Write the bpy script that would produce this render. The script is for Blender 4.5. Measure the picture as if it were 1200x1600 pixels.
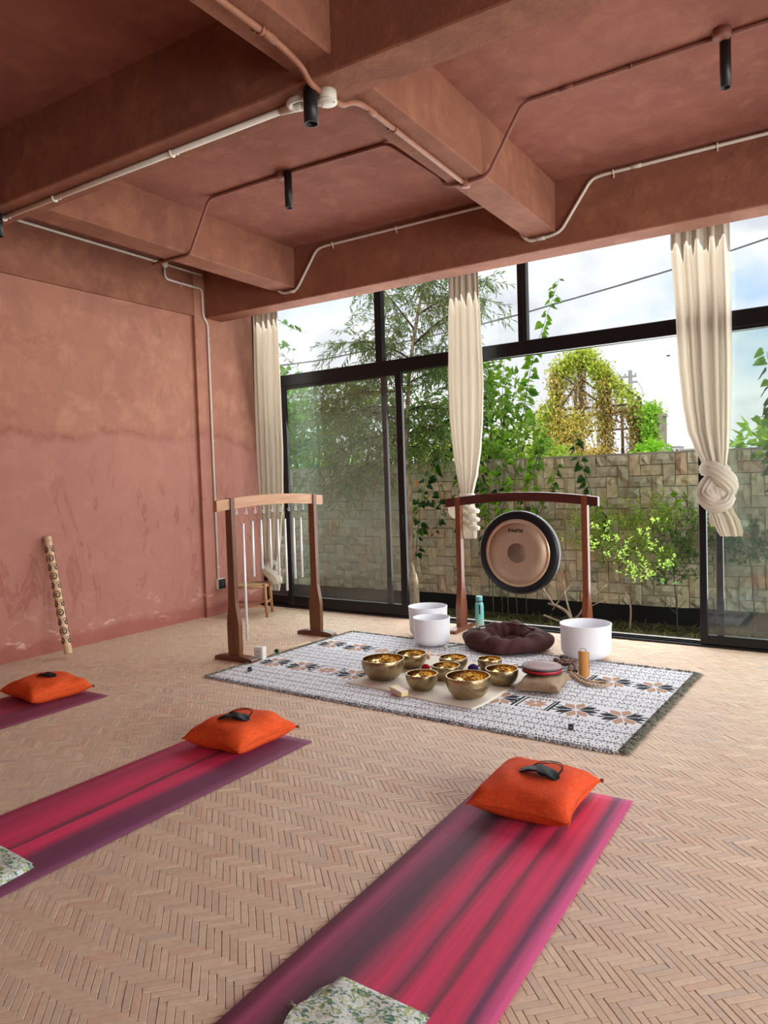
import bpy, math, random
import numpy as np
from mathutils import Vector, Matrix, Euler

random.seed(7)
RNG = np.random.default_rng(11)
PI = math.pi
scene = bpy.context.scene
for o in list(bpy.data.objects):
    bpy.data.objects.remove(o)
COL = scene.collection

# ------------------------------------------------------------------ camera
YAW, PITCH, ROLL, FPX = 0.5650, -0.0423, -0.0324, 1151.24
cam_d = bpy.data.cameras.new('camera')
cam_d.sensor_fit = 'VERTICAL'
cam_d.sensor_height = 36.0
cam_d.lens = FPX / 1600.0 * 36.0
cam_d.clip_start = 0.05
cam_d.clip_end = 500
cam = bpy.data.objects.new('camera', cam_d)
COL.objects.link(cam)
fw = Vector((-math.sin(YAW) * math.cos(PITCH), math.cos(YAW) * math.cos(PITCH), math.sin(PITCH)))
r0 = Vector((math.cos(YAW), math.sin(YAW), 0))
u0 = r0.cross(fw)
rt = math.cos(ROLL) * r0 + math.sin(ROLL) * u0
up = -math.sin(ROLL) * r0 + math.cos(ROLL) * u0
M = Matrix((rt, up, -fw)).transposed().to_4x4()
M.translation = Vector((0, 0, 1.5))
cam.matrix_world = M
scene.camera = cam

# ------------------------------------------------------------------ exposure
vs = scene.view_settings
vs.view_transform = 'Standard'
vs.look = 'None'
vs.gamma = 1.0
vs.use_curve_mapping = False
vs.exposure = 0.30

# ------------------------------------------------------------------ world: bright broken cloud
SKY = 1.0
world = bpy.data.worlds.new('sky')
scene.world = world
world.use_nodes = True
wn = world.node_tree
wn.nodes.clear()
w_out = wn.nodes.new('ShaderNodeOutputWorld')
w_bg = wn.nodes.new('ShaderNodeBackground')
w_tc = wn.nodes.new('ShaderNodeTexCoord')
w_map = wn.nodes.new('ShaderNodeMapping')
w_map.inputs['Scale'].default_value = (1.0, 1.0, 1.7)
w_map.inputs['Location'].default_value = (1.7, 0.4, 0.9)
w_n = wn.nodes.new('ShaderNodeTexNoise')
w_n.inputs['Scale'].default_value = 3.4
w_n.inputs['Detail'].default_value = 9
w_n.inputs['Roughness'].default_value = 0.55
w_r = wn.nodes.new('ShaderNodeValToRGB')
cr = w_r.color_ramp
cr.elements[0].position = 0.30
cr.elements[0].color = (0.50, 0.70, 0.95, 1)
cr.elements[1].position = 0.43
cr.elements[1].color = (0.92, 0.95, 0.99, 1)
e = cr.elements.new(0.50); e.color = (1.02, 1.02, 1.03, 1)
e = cr.elements.new(0.60); e.color = (0.74, 0.76, 0.81, 1)
wn.links.new(w_tc.outputs['Generated'], w_map.inputs['Vector'])
wn.links.new(w_map.outputs['Vector'], w_n.inputs['Vector'])
wn.links.new(w_n.outputs['Fac'], w_r.inputs['Fac'])
wn.links.new(w_r.outputs['Color'], w_bg.inputs['Color'])
wn.links.new(w_bg.outputs['Background'], w_out.inputs['Surface'])
w_bg.inputs['Strength'].default_value = SKY

# ------------------------------------------------------------------ added fill lamps standing in for daylight
def area_light(name, loc, rot, sx, sy, power, color=(1, 1, 1)):
    d = bpy.data.lights.new(name, 'AREA')
    d.shape = 'RECTANGLE'
    d.size = sx
    d.size_y = sy
    d.energy = power
    d.color = color
    o = bpy.data.objects.new(name, d)
    o.location = loc
    o.rotation_euler = rot
    COL.objects.link(o)
    return o

# extra area lamps: one at the unseen right opening, one outside the front glass
area_light('fill_side', (4.4, 2.6, 1.75), (PI / 2, 0, PI / 2), 7.6, 2.6, 360, (1.0, 0.99, 0.96))  # brightens the hall from the right, no such source in view
area_light('fill_front', (-2.6, 7.0, 1.85), (-PI / 2 + 0.25, 0, 0), 6.6, 3.2, 210, (0.96, 0.98, 1.0))  # boosts the light coming in through the doors

# hazy sun, high behind the hall: it lights the land beyond the garden wall
sun_d = bpy.data.lights.new('hazy_sun', 'SUN')
sun_d.energy = 2.6
sun_d.angle = math.radians(14)
sun_d.color = (1.0, 0.95, 0.86)
sun = bpy.data.objects.new('hazy_sun', sun_d)
sun.rotation_euler = Vector((-0.30, 0.55, -0.78)).to_track_quat('-Z', 'Y').to_euler()
COL.objects.link(sun)

# ------------------------------------------------------------------ node helpers
class NT:
    def __init__(self, name):
        self.m = bpy.data.materials.new(name)
        self.m.use_nodes = True
        self.t = self.m.node_tree
        self.b = self.t.nodes['Principled BSDF']
        self.out = self.t.nodes['Material Output']
        self._tc = None

    def new(self, typ, **kw):
        n = self.t.nodes.new(typ)
        for k, v in kw.items():
            setattr(n, k, v)
        return n

    def link(self, a, b):
        self.t.links.new(a, b)

    def put(self, sock, v):
        if hasattr(v, 'is_output'):
            self.link(v, sock)
        elif isinstance(v, (tuple, list)) and len(v) == 3 and sock.type == 'RGBA':
            sock.default_value = (*v, 1)
        else:
            sock.default_value = v

    def obj(self):
        if not self._tc:
            self._tc = self.new('ShaderNodeTexCoord')
        return self._tc.outputs['Object']

    def gen(self):
        self.obj()
        return self._tc.outputs['Generated']

    def mapping(self, vec, scale=(1, 1, 1), loc=(0, 0, 0), rot=(0, 0, 0)):
        n = self.new('ShaderNodeMapping')
        n.inputs['Scale'].default_value = scale
        n.inputs['Location'].default_value = loc
        n.inputs['Rotation'].default_value = rot
        self.link(vec, n.inputs['Vector'])
        return n.outputs['Vector']

    def noise(self, vec, scale, detail=4, rough=0.5, dist=0.0):
        n = self.new('ShaderNodeTexNoise')
        n.inputs['Scale'].default_value = scale
        n.inputs['Detail'].default_value = detail
        n.inputs['Roughness'].default_value = rough
        n.inputs['Distortion'].default_value = dist
        self.link(vec, n.inputs['Vector'])
        return n.outputs['Fac']

    def wave(self, vec, scale, dist=0, direction='X', detail=2):
        n = self.new('ShaderNodeTexWave', bands_direction=direction)
        n.inputs['Scale'].default_value = scale
        n.inputs['Distortion'].default_value = dist
        n.inputs['Detail'].default_value = detail
        self.link(vec, n.inputs['Vector'])
        return n.outputs['Fac']

    def ramp(self, fac, stops, interp='LINEAR'):
        n = self.new('ShaderNodeValToRGB')
        r = n.color_ramp
        r.interpolation = interp
        while len(r.elements) < len(stops):
            r.elements.new(0.5)
        for el, (p, c) in zip(r.elements, stops):
            el.position = p
            el.color = (c, c, c, 1) if not isinstance(c, (tuple, list)) else (*c, 1)
        self.link(fac, n.inputs['Fac'])
        return n.outputs['Color']

    def mix(self, fac, a, b, blend='MIX'):
        n = self.new('ShaderNodeMix', data_type='RGBA', blend_type=blend)
        self.put(n.inputs[0], fac)
        self.put(n.inputs[6], a)
        self.put(n.inputs[7], b)
        return n.outputs[2]

    def math(self, op, a, b=0.0, c=None):
        n = self.new('ShaderNodeMath', operation=op)
        self.put(n.inputs[0], a)
        self.put(n.inputs[1], b)
        if c is not None:
            self.put(n.inputs[2], c)
        return n.outputs[0]

    def sep(self, vec):
        n = self.new('ShaderNodeSeparateXYZ')
        self.link(vec, n.inputs[0])
        return n.outputs

    def attr(self, name):
        return self.new('ShaderNodeAttribute', attribute_name=name).outputs['Color']

    def bump(self, h, strength=0.3, dist=0.01):
        n = self.new('ShaderNodeBump')
        n.inputs['Strength'].default_value = strength
        n.inputs['Distance'].default_value = dist
        self.link(h, n.inputs['Height'])
        self.link(n.outputs['Normal'], self.b.inputs['Normal'])

    def base(self, c, rough=0.6, metal=0.0, spec=None):
        self.put(self.b.inputs['Base Color'], c)
        self.put(self.b.inputs['Roughness'], rough)
        self.b.inputs['Metallic'].default_value = metal
        if spec is not None:
            self.b.inputs['Specular IOR Level'].default_value = spec
        return self.m


def plain(name, c, rough=0.6, metal=0.0, spec=None, vary=0.12, scale=14.0):
    t = NT(name)
    n = t.noise(t.obj(), scale, 4)
    k = t.ramp(n, [(0.3, 1 - vary), (0.7, 1 + vary * 0.4)])
    return t.base(t.mix(1.0, c, k, 'MULTIPLY'), rough, metal, spec)


def cloth_mat(name, color_fn, weave=600.0, trans=0.0, rough=0.9, bump=0.25):
    t = NT(name)
    c = color_fn(t)
    t.base(c, rough, 0, 0.15)
    w = t.wave(t.obj(), weave, 1.5, 'X')
    w2 = t.wave(t.obj(), weave, 1.5, 'Y')
    t.bump(t.math('ADD', w, w2), bump, 0.001)
    if trans > 0:
        tr = t.new('ShaderNodeBsdfTranslucent')
        t.put(tr.inputs['Color'], c)
        mx = t.new('ShaderNodeMixShader')
        mx.inputs[0].default_value = trans
        t.link(t.b.outputs[0], mx.inputs[1])
        t.link(tr.outputs[0], mx.inputs[2])
        t.link(mx.outputs[0], t.out.inputs['Surface'])
    return t.m


# ------------------------------------------------------------------ mesh helpers
class MB:
    """collects simple shapes, builds ONE mesh object"""
    def __init__(self):
        self.v, self.f, self.c = [], [], []

    def add(self, vs_, fs_, col=None):
        n = len(self.v)
        self.v += [tuple(p) for p in vs_]
        self.f += [tuple(i + n for i in f) for f in fs_]
        if col is not None:
            self.c += [col] * len(fs_)
        return self

    def box(self, x0, x1, y0, y1, z0, z1, m=None, col=None):
        vs_ = [Vector((x, y, z)) for z in (z0, z1) for y in (y0, y1) for x in (x0, x1)]
        if m is not None:
            vs_ = [m @ p for p in vs_]
        return self.add(vs_, [(0, 2, 3, 1), (4, 5, 7, 6), (0, 1, 5, 4), (2, 6, 7, 3), (0, 4, 6, 2), (1, 3, 7, 5)], col)

    def bevbox(self, x0, x1, y0, y1, z0, z1, b=0.004, m=None, col=None):
        vs_, fs_ = [], []
        xs = (x0, x1); ys = (y0, y1); zs = (z0, z1)
        idx = {}
        for ix in (0, 1):
            for iy in (0, 1):
                for iz in (0, 1):
                    p = [xs[ix], ys[iy], zs[iz]]
                    s = [b if ix == 0 else -b, b if iy == 0 else -b, b if iz == 0 else -b]
                    for a in range(3):
                        q = [p[k] + (s[k] if k != a else 0) for k in range(3)]
                        idx[ix, iy, iz, a] = len(vs_)
                        vs_.append(Vector(q))
        I = lambda x, y, z, a: idx[x, y, z, a]
        for s in (0, 1):
            q = [I(s, 0, 0, 0), I(s, 1, 0, 0), I(s, 1, 1, 0), I(s, 0, 1, 0)]
            fs_.append(q if s else q[::-1])
            q = [I(0, s, 0, 1), I(1, s, 0, 1), I(1, s, 1, 1), I(0, s, 1, 1)]
            fs_.append(q[::-1] if s else q)
            q = [I(0, 0, s, 2), I(1, 0, s, 2), I(1, 1, s, 2), I(0, 1, s, 2)]
            fs_.append(q if s else q[::-1])
        for i in (0, 1):
            for j in (0, 1):
                fs_.append([I(0, i, j, 1), I(1, i, j, 1), I(1, i, j, 2), I(0, i, j, 2)])
                fs_.append([I(i, 0, j, 0), I(i, 1, j, 0), I(i, 1, j, 2), I(i, 0, j, 2)])
                fs_.append([I(i, j, 0, 0), I(i, j, 1, 0), I(i, j, 1, 1), I(i, j, 0, 1)])
                for k in (0, 1):
                    fs_.append([I(i, j, k, 0), I(i, j, k, 1), I(i, j, k, 2)]) if True else None
        # duplicates of corner triangles are harmless but avoided
        seen, out = set(), []
        for f in fs_:
            key = frozenset(f)
            if key not in seen:
                seen.add(key); out.append(f)
        if m is not None:
            vs_ = [m @ p for p in vs_]
        return self.add(vs_, out, col)

    def tube(self, pts, r, n=8, cap=True, col=None, ribs=0, ribamp=0.0):
        pts = [Vector(p) for p in pts]
        rs = r if isinstance(r, (list, tuple)) else [r] * len(pts)
        T = []
        for i in range(len(pts)):
            a = pts[max(i - 1, 0)]; b = pts[min(i + 1, len(pts) - 1)]
            T.append((b - a).normalized() if (b - a).length > 1e-9 else Vector((0, 0, 1)))
        ref = Vector((0, 0, 1)) if abs(T[0].z) < 0.9 else Vector((1, 0, 0))
        N = (ref - T[0] * ref.dot(T[0])).normalized()
        vs_, fs_ = [], []
        for i, p in enumerate(pts):
            if i:
                N = N - T[i] * N.dot(T[i])
                N = N.normalized() if N.length > 1e-6 else T[i].orthogonal().normalized()
            B = T[i].cross(N)
            for k in range(n):
                a = 2 * PI * k / n
                rr = rs[i] * (1 + ribamp * math.cos(ribs * a + i * 0.15)) if ribs else rs[i]
                vs_.append(p + (N * math.cos(a) + B * math.sin(a)) * rr)
        for i in range(len(pts) - 1):
            for k in range(n):
                k2 = (k + 1) % n
                fs_.append((i * n + k, i * n + k2, (i + 1) * n + k2, (i + 1) * n + k))
        if cap:
            fs_.append(tuple(range(n))[::-1])
            fs_.append(tuple((len(pts) - 1) * n + k for k in range(n)))
        return self.add(vs_, fs_, col)

    def lathe(self, prof, n=32, c=(0, 0, 0), axis='Z', closed=False, col=None, cap=False):
        c = Vector(c)
        vs_, fs_ = [], []
        for (r, h) in prof:
            for k in range(n):
                a = 2 * PI * k / n
                x, y = r * math.cos(a), r * math.sin(a)
                if axis == 'Z':
                    vs_.append(c + Vector((x, y, h)))
                elif axis == 'Y':
                    vs_.append(c + Vector((x, h, y)))
                else:
                    vs_.append(c + Vector((h, x, y)))
        m = len(prof)
        for i in range(m if closed else m - 1):
            j = (i + 1) % m
            for k in range(n):
                k2 = (k + 1) % n
                f = (i * n + k, i * n + k2, j * n + k2, j * n + k)
                fs_.append(f if axis != 'Y' else f[::-1])
        if cap:
            fs_.append(tuple(range(n))[::-1]); fs_.append(tuple((m - 1) * n + k for k in range(n)))
        return self.add(vs_, fs_, col)

    def prism(self, poly, d0, d1, plane='XZ', m=None, col=None):
        """extrude a 2-D outline between d0 and d1 along the missing axis"""
        def P(a, b, d):
            return Vector((a, d, b)) if plane == 'XZ' else Vector((d, a, b)) if plane == 'YZ' else Vector((a, b, d))
        n = len(poly)
        vs_ = [P(a, b, d0) for a, b in poly] + [P(a, b, d1) for a, b in poly]
        if m is not None:
            vs_ = [m @ p for p in vs_]
        fs_ = [tuple(range(n)), tuple(range(2 * n - 1, n - 1, -1))]
        for i in range(n):
            j = (i + 1) % n
            fs_.append((i, i + n, j + n, j))
        return self.add(vs_, fs_, col)

    def ball(self, c, r, nu=12, nv=8, sc=(1, 1, 1), wob=0.0, col=None):
        c = Vector(c)
        vs_ = []
        for i in range(nv + 1):
            t = PI * i / nv
            for k in range(nu):
                a = 2 * PI * k / nu
                q = r * (1 + (random.uniform(-wob, wob) if 0 < i < nv else 0))
                vs_.append(c + Vector((q * math.sin(t) * math.cos(a) * sc[0], q * math.sin(t) * math.sin(a) * sc[1], q * math.cos(t) * sc[2])))
        fs_ = [(i * nu + k, (i + 1) * nu + k, (i + 1) * nu + (k + 1) % nu, i * nu + (k + 1) % nu) for i in range(nv) for k in range(nu)]
        return self.add(vs_, fs_, col)

    def mesh(self, name):
        me = bpy.data.meshes.new(name)
        me.from_pydata([tuple(v) for v in self.v], [], self.f)
        if self.c and len(self.c) == len(self.f):
            a = me.attributes.new('Col', 'FLOAT_COLOR', 'FACE')
            a.data.foreach_set('color', np.array([(*c, 1.0) for c in self.c], dtype=np.float32).ravel())
        me.update()
        return me

    def build(self, name, mat_, parent=None, smooth=False, loc=None, fix=False):
        me = self.mesh(name)
        if fix:
            import bmesh
            bm = bmesh.new(); bm.from_mesh(me)
            bmesh.ops.recalc_face_normals(bm, faces=bm.faces)
            bm.to_mesh(me); bm.free()
        return link_mesh(name, me, mat_, parent, smooth, loc)


def link_mesh(name, me, mat_, parent=None, smooth=False, loc=None):
    if smooth:
        me.polygons.foreach_set('use_smooth', [True] * len(me.polygons))
    if mat_ is not None and not me.materials:
        me.materials.append(mat_)
    o = bpy.data.objects.new(name, me)
    COL.objects.link(o)
    if parent is not None:
        o.parent = parent
    if loc is not None:
        o.location = loc
    return o


def np_mesh(name, V, F, face_col=None):
    """V (n,3), F (m,3|4) numpy arrays"""
    me = bpy.data.meshes.new(name)
    k = F.shape[1]
    me.vertices.add(len(V)); me.vertices.foreach_set('co', V.astype(np.float32).ravel())
    me.loops.add(F.size); me.loops.foreach_set('vertex_index', F.astype(np.int32).ravel())
    me.polygons.add(len(F))
    me.polygons.foreach_set('loop_start', np.arange(0, F.size, k, dtype=np.int32))
    me.update(calc_edges=True)
    me.polygons.foreach_set('use_smooth', np.zeros(len(F), dtype=bool))
    if face_col is not None:
        a = me.attributes.new('Col', 'FLOAT_COLOR', 'FACE')
        fc = np.concatenate([face_col, np.ones((len(F), 1))], 1).astype(np.float32)
        a.data.foreach_set('color', fc.ravel())
    me.validate()
    return me


def tag(o, label=None, cat=None, group=None, kind=None):
    if label: o['label'] = label
    if cat: o['category'] = cat
    if group: o['group'] = group
    if kind: o['kind'] = kind
    return o


def thing(name, label, cat, loc=(0, 0, 0), rotz=0.0, group=None, kind=None):
    o = bpy.data.objects.new(name, None)
    o.empty_display_size = 0.05
    COL.objects.link(o)
    o.location = loc
    o.rotation_euler = (0, 0, rotz)
    return tag(o, label, cat, group, kind)


def struct(name, label=None):
    o = bpy.data.objects.new(name, None)
    COL.objects.link(o)
    o['kind'] = 'structure'
    if label: o['label'] = label
    return o


def subsurf(o, lv=1):
    m = o.modifiers.new('subdivision', 'SUBSURF')
    m.levels = lv
    m.render_levels = lv
    return o


def smooth_path(pts, n=8):
    """Catmull-Rom through the points"""
    P = [Vector(p) for p in pts]
    P = [P[0] * 2 - P[1]] + P + [P[-1] * 2 - P[-2]]
    out = []
    for i in range(1, len(P) - 2):
        for k in range(n):
            t = k / n
            a, b, c, d = P[i - 1], P[i], P[i + 1], P[i + 2]
            out.append(0.5 * ((2 * b) + (c - a) * t + (2 * a - 5 * b + 4 * c - d) * t * t + (3 * b - a - 3 * c + d) * t ** 3))
    out.append(P[-2])
    return out


def round_path(pts, r=0.05, n=5):
    """polyline with its corners rounded (bent conduit)"""
    P = [Vector(p) for p in pts]
    out = [P[0]]
    for i in range(1, len(P) - 1):
        a = (P[i - 1] - P[i]); b = (P[i + 1] - P[i])
        ra = min(r, a.length * 0.45); rb = min(r, b.length * 0.45)
        p0 = P[i] + a.normalized() * ra; p1 = P[i] + b.normalized() * rb
        for k in range(n + 1):
            t = k / n
            out.append(p0 * (1 - t) ** 2 + P[i] * 2 * t * (1 - t) + p1 * t * t)
    out.append(P[-1])
    return out

# ================================================================== MATERIALS of the shell
def plaster(name, base, dark, light, wall=False):
    t = NT(name)
    ob = t.obj()
    n1 = t.noise(ob, 1.1, 6, 0.55, 0.6)
    n2 = t.noise(ob, 5.0, 8, 0.6, 0.3)
    n3 = t.noise(ob, 60, 3)
    c = t.mix(t.ramp(n1, [(0.35, 0.0), (0.65, 1.0)]), base, dark)
    c = t.mix(t.ramp(n2, [(0.48, 0.0), (0.66, 0.8)]), c, light)
    n4 = t.noise(t.mapping(ob, (1, 1, 1), (3, 9, 4)), 2.6, 8, 0.68, 1.8)
    c = t.mix(t.ramp(n4, [(0.545, 0.0), (0.56, 0.30), (0.64, 0.0)]), c, tuple(q * 0.72 for q in dark))
    h = t.math('ADD', n2, t.math('MULTIPLY', n3, 0.15))
    if wall:
        s = t.sep(ob)
        z = s[2]
        wob = t.math('MULTIPLY', t.math('SUBTRACT', t.noise(t.mapping(ob, (0, 0.9, 0.15)), 1.6, 5, 0.6), 0.5), 0.55)
        zz = t.math('ADD', z, wob)
        # lower, later coat of a pinker colour with a ragged upper edge
        lower = t.ramp(t.math('MULTIPLY', zz, 0.25), [(0.505, 1.0), (0.52, 0.0)])
        c = t.mix(t.math('MULTIPLY', lower, 0.6), c, (0.40, 0.175, 0.145))
        ridge = t.ramp(t.math('MULTIPLY', zz, 0.25), [(0.495, 0.0), (0.512, 1.0), (0.53, 0.0)])
        rn = t.ramp(t.noise(ob, 9, 6, 0.7), [(0.38, 0.15), (0.6, 1.0)])
        c = t.mix(t.math('MULTIPLY', t.math('MULTIPLY', ridge, rn), 0.6), c, (0.27, 0.085, 0.06))
        # blotchy damp patches with hard upper edges, running downwards
        d = t.noise(t.mapping(ob, (1, 2.2, 0.7)), 1.6, 5, 0.65, 1.4)
        patch = t.ramp(d, [(0.57, 0.0), (0.585, 1.0), (0.68, 0.0)])
        band = t.ramp(t.math('MULTIPLY', z, 0.25), [(0.05, 0.0), (0.12, 1.0), (0.33, 1.0), (0.45, 0.25), (0.9, 0.15)])
        c = t.mix(t.math('MULTIPLY', t.math('MULTIPLY', patch, band), 0.7), c, (0.30, 0.10, 0.085))
        # salt bloom and a dark damp foot
        e = t.noise(t.mapping(ob, (1, 1.0, 2.2)), 4.5, 7, 0.7, 0.5)
        foot = t.ramp(z, [(0.04, 0.0), (0.12, 1.0), (0.30, 0.35), (0.55, 0.0)])
        bloom = t.math('MULTIPLY', t.ramp(e, [(0.56, 0.0), (0.63, 1.0)]), foot)
        c = t.mix(t.math('MULTIPLY', bloom, 0.8), c, (0.72, 0.46, 0.40))
        ft = t.ramp(t.math('ADD', z, t.math('MULTIPLY', t.math('SUBTRACT', e, 0.5), 0.25)), [(0.10, 1.0), (0.17, 0.0)])
        c = t.mix(t.math('MULTIPLY', ft, 0.55), c, (0.30, 0.07, 0.06))
        h = t.math('ADD', h, t.math('MULTIPLY', patch, 0.15))
        h = t.math('ADD', h, t.math('MULTIPLY', t.math('MULTIPLY', ridge, rn), 0.6))
    t.base(c, 0.85, 0, 0.25)
    t.bump(t.math('ADD', h, t.math('MULTIPLY', n4, 0.6)), 0.5, 0.02)
    return t.m


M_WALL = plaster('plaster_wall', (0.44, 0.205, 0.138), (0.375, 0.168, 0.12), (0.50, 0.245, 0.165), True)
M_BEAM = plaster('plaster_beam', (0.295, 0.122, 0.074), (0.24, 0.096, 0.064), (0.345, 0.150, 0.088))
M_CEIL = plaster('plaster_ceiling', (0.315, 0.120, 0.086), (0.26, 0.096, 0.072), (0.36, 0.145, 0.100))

M_BLACK = plain('black_aluminium', (0.008, 0.009, 0.012), 0.35, 0.3, vary=0.1)
M_BLACKWALL = plain('black_bitumen', (0.006, 0.006, 0.007), 0.9, vary=0.3)

def glass_mat(name, haze, tint=(0.86, 0.93, 0.91), refl=0.10):
    t = NT(name)
    tr = t.new('ShaderNodeBsdfTransparent'); tr.inputs['Color'].default_value = (*tint, 1)
    gl = t.new('ShaderNodeBsdfGlossy'); gl.inputs['Roughness'].default_value = 0.02
    df = t.new('ShaderNodeBsdfDiffuse'); df.inputs['Color'].default_value = (0.75, 0.82, 0.82, 1)
    ge = t.new('ShaderNodeNewGeometry')
    dt = t.new('ShaderNodeVectorMath', operation='DOT_PRODUCT')
    t.link(ge.outputs['Normal'], dt.inputs[0]); t.link(ge.outputs['Incoming'], dt.inputs[1])
    cosi = t.math('ABSOLUTE', dt.outputs['Value'])
    schlick = t.math('ADD', t.math('MULTIPLY', t.math('POWER', t.math('SUBTRACT', 1.0, cosi), 5.0), 0.96), 0.04)
    m1 = t.new('ShaderNodeMixShader')
    n = t.noise(t.mapping(t.obj(), (0.6, 1, 2.0)), 1.7, 5, 0.6, 0.8)
    hz = t.ramp(n, [(0.3, haze * 0.5), (0.72, haze * 1.5)])
    t.link(hz, m1.inputs[0]); t.link(tr.outputs[0], m1.inputs[1]); t.link(df.outputs[0], m1.inputs[2])
    m2 = t.new('ShaderNodeMixShader')
    t.link(t.math('MULTIPLY', schlick, refl / 0.05), m2.inputs[0])
    t.link(m1.outputs[0], m2.inputs[1]); t.link(gl.outputs[0], m2.inputs[2])
    t.link(m2.outputs[0], t.out.inputs['Surface'])
    return t.m

M_GLASS = glass_mat('door_glass', 0.018, (0.93, 0.965, 0.95), refl=0.05)
M_GLASS_UP = glass_mat('upper_glass', 0.02, (0.95, 0.97, 0.98), refl=0.05)

# ================================================================== FLOOR: herringbone of thin bricks
def brick_colour(n):
    pal = np.array([(0.62, 0.455, 0.335), (0.65, 0.485, 0.36), (0.59, 0.43, 0.325), (0.67, 0.51, 0.38), (0.60, 0.40, 0.29),
                    (0.57, 0.44, 0.35), (0.63, 0.465, 0.35), (0.69, 0.54, 0.41), (0.51, 0.41, 0.35), (0.61, 0.39, 0.285)])
    p = np.array([.16, .17, .13, .13, .06, .08, .14, .07, .03, .03])
    c = pal[RNG.choice(len(pal), n, p=p / p.sum())]
    c = c * 0.85 + pal.mean(0) * 0.15
    return c * np.array([1.02, 1.01, 0.985]) * RNG.uniform(0.94, 1.06, (n, 1))

def m_brick():
    t = NT('terracotta_brick')
    c = t.attr('Col')
    geo = t.new('ShaderNodeNewGeometry').outputs['Position']
    dust = t.noise(geo, 0.75, 6, 0.6, 0.5)
    c = t.mix(t.ramp(dust, [(0.46, 0.0), (0.66, 0.5)]), c, (0.70, 0.54, 0.40))
    cool = t.noise(t.mapping(geo, loc=(7, 3, 0)), 0.9, 5, 0.6, 0.4)
    c = t.mix(t.ramp(cool, [(0.52, 0.0), (0.68, 0.35)]), c, (0.58, 0.46, 0.39))
    g = t.noise(geo, 38, 5, 0.65)
    c = t.mix(1.0, c, t.ramp(g, [(0.3, 0.86), (0.7, 1.08)]), 'MULTIPLY')
    t.base(c, t.ramp(g, [(0.3, 0.5), (0.7, 0.75)]), 0, 0.4)
    t.bump(g, 0.3, 0.002)
    return t.m

def m_joint():
    t = NT('floor_joint')
    geo = t.new('ShaderNodeNewGeometry').outputs['Position']
    d = t.noise(geo, 0.75, 6, 0.6, 0.5)
    t.base(t.ramp(d, [(0.44, (0.12, 0.085, 0.065)), (0.64, (0.50, 0.37, 0.27))]), 0.95)
    return t.m

M_BRICK, M_JOINT = m_brick(), m_joint()

floor = MB().box(-6.4, 4.5, -4.0, 7.0, -0.12, -0.0065).build('floor', M_JOINT)
tag(floor, 'terracotta floor of thin bricks laid in herringbone', kind='structure')

BW, BL = 0.0255, 0.1154
def brick_verts(hx, hy, bev=0.0010, zt=0.0, zb=-0.0085):
    o = np.array([[-hx, -hy], [hx, -hy], [hx, hy], [-hx, hy]])
    i = np.array([[-hx + bev, -hy + bev], [hx - bev, -hy + bev], [hx - bev, hy - bev], [-hx + bev, hy - bev]])
    return np.concatenate([np.c_[o, np.full(4, zb)], np.c_[o, np.full(4, zt - bev * 0.8)], np.c_[i, np.full(4, zt)]])
BRICK_F = np.array([[8, 9, 10, 11]] + [[4 + k, 4 + (k + 1) % 4, 8 + (k + 1) % 4, 8 + k] for k in range(4)] +
                   [[k, (k + 1) % 4, 4 + (k + 1) % 4, 4 + k] for k in range(4)])

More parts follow.
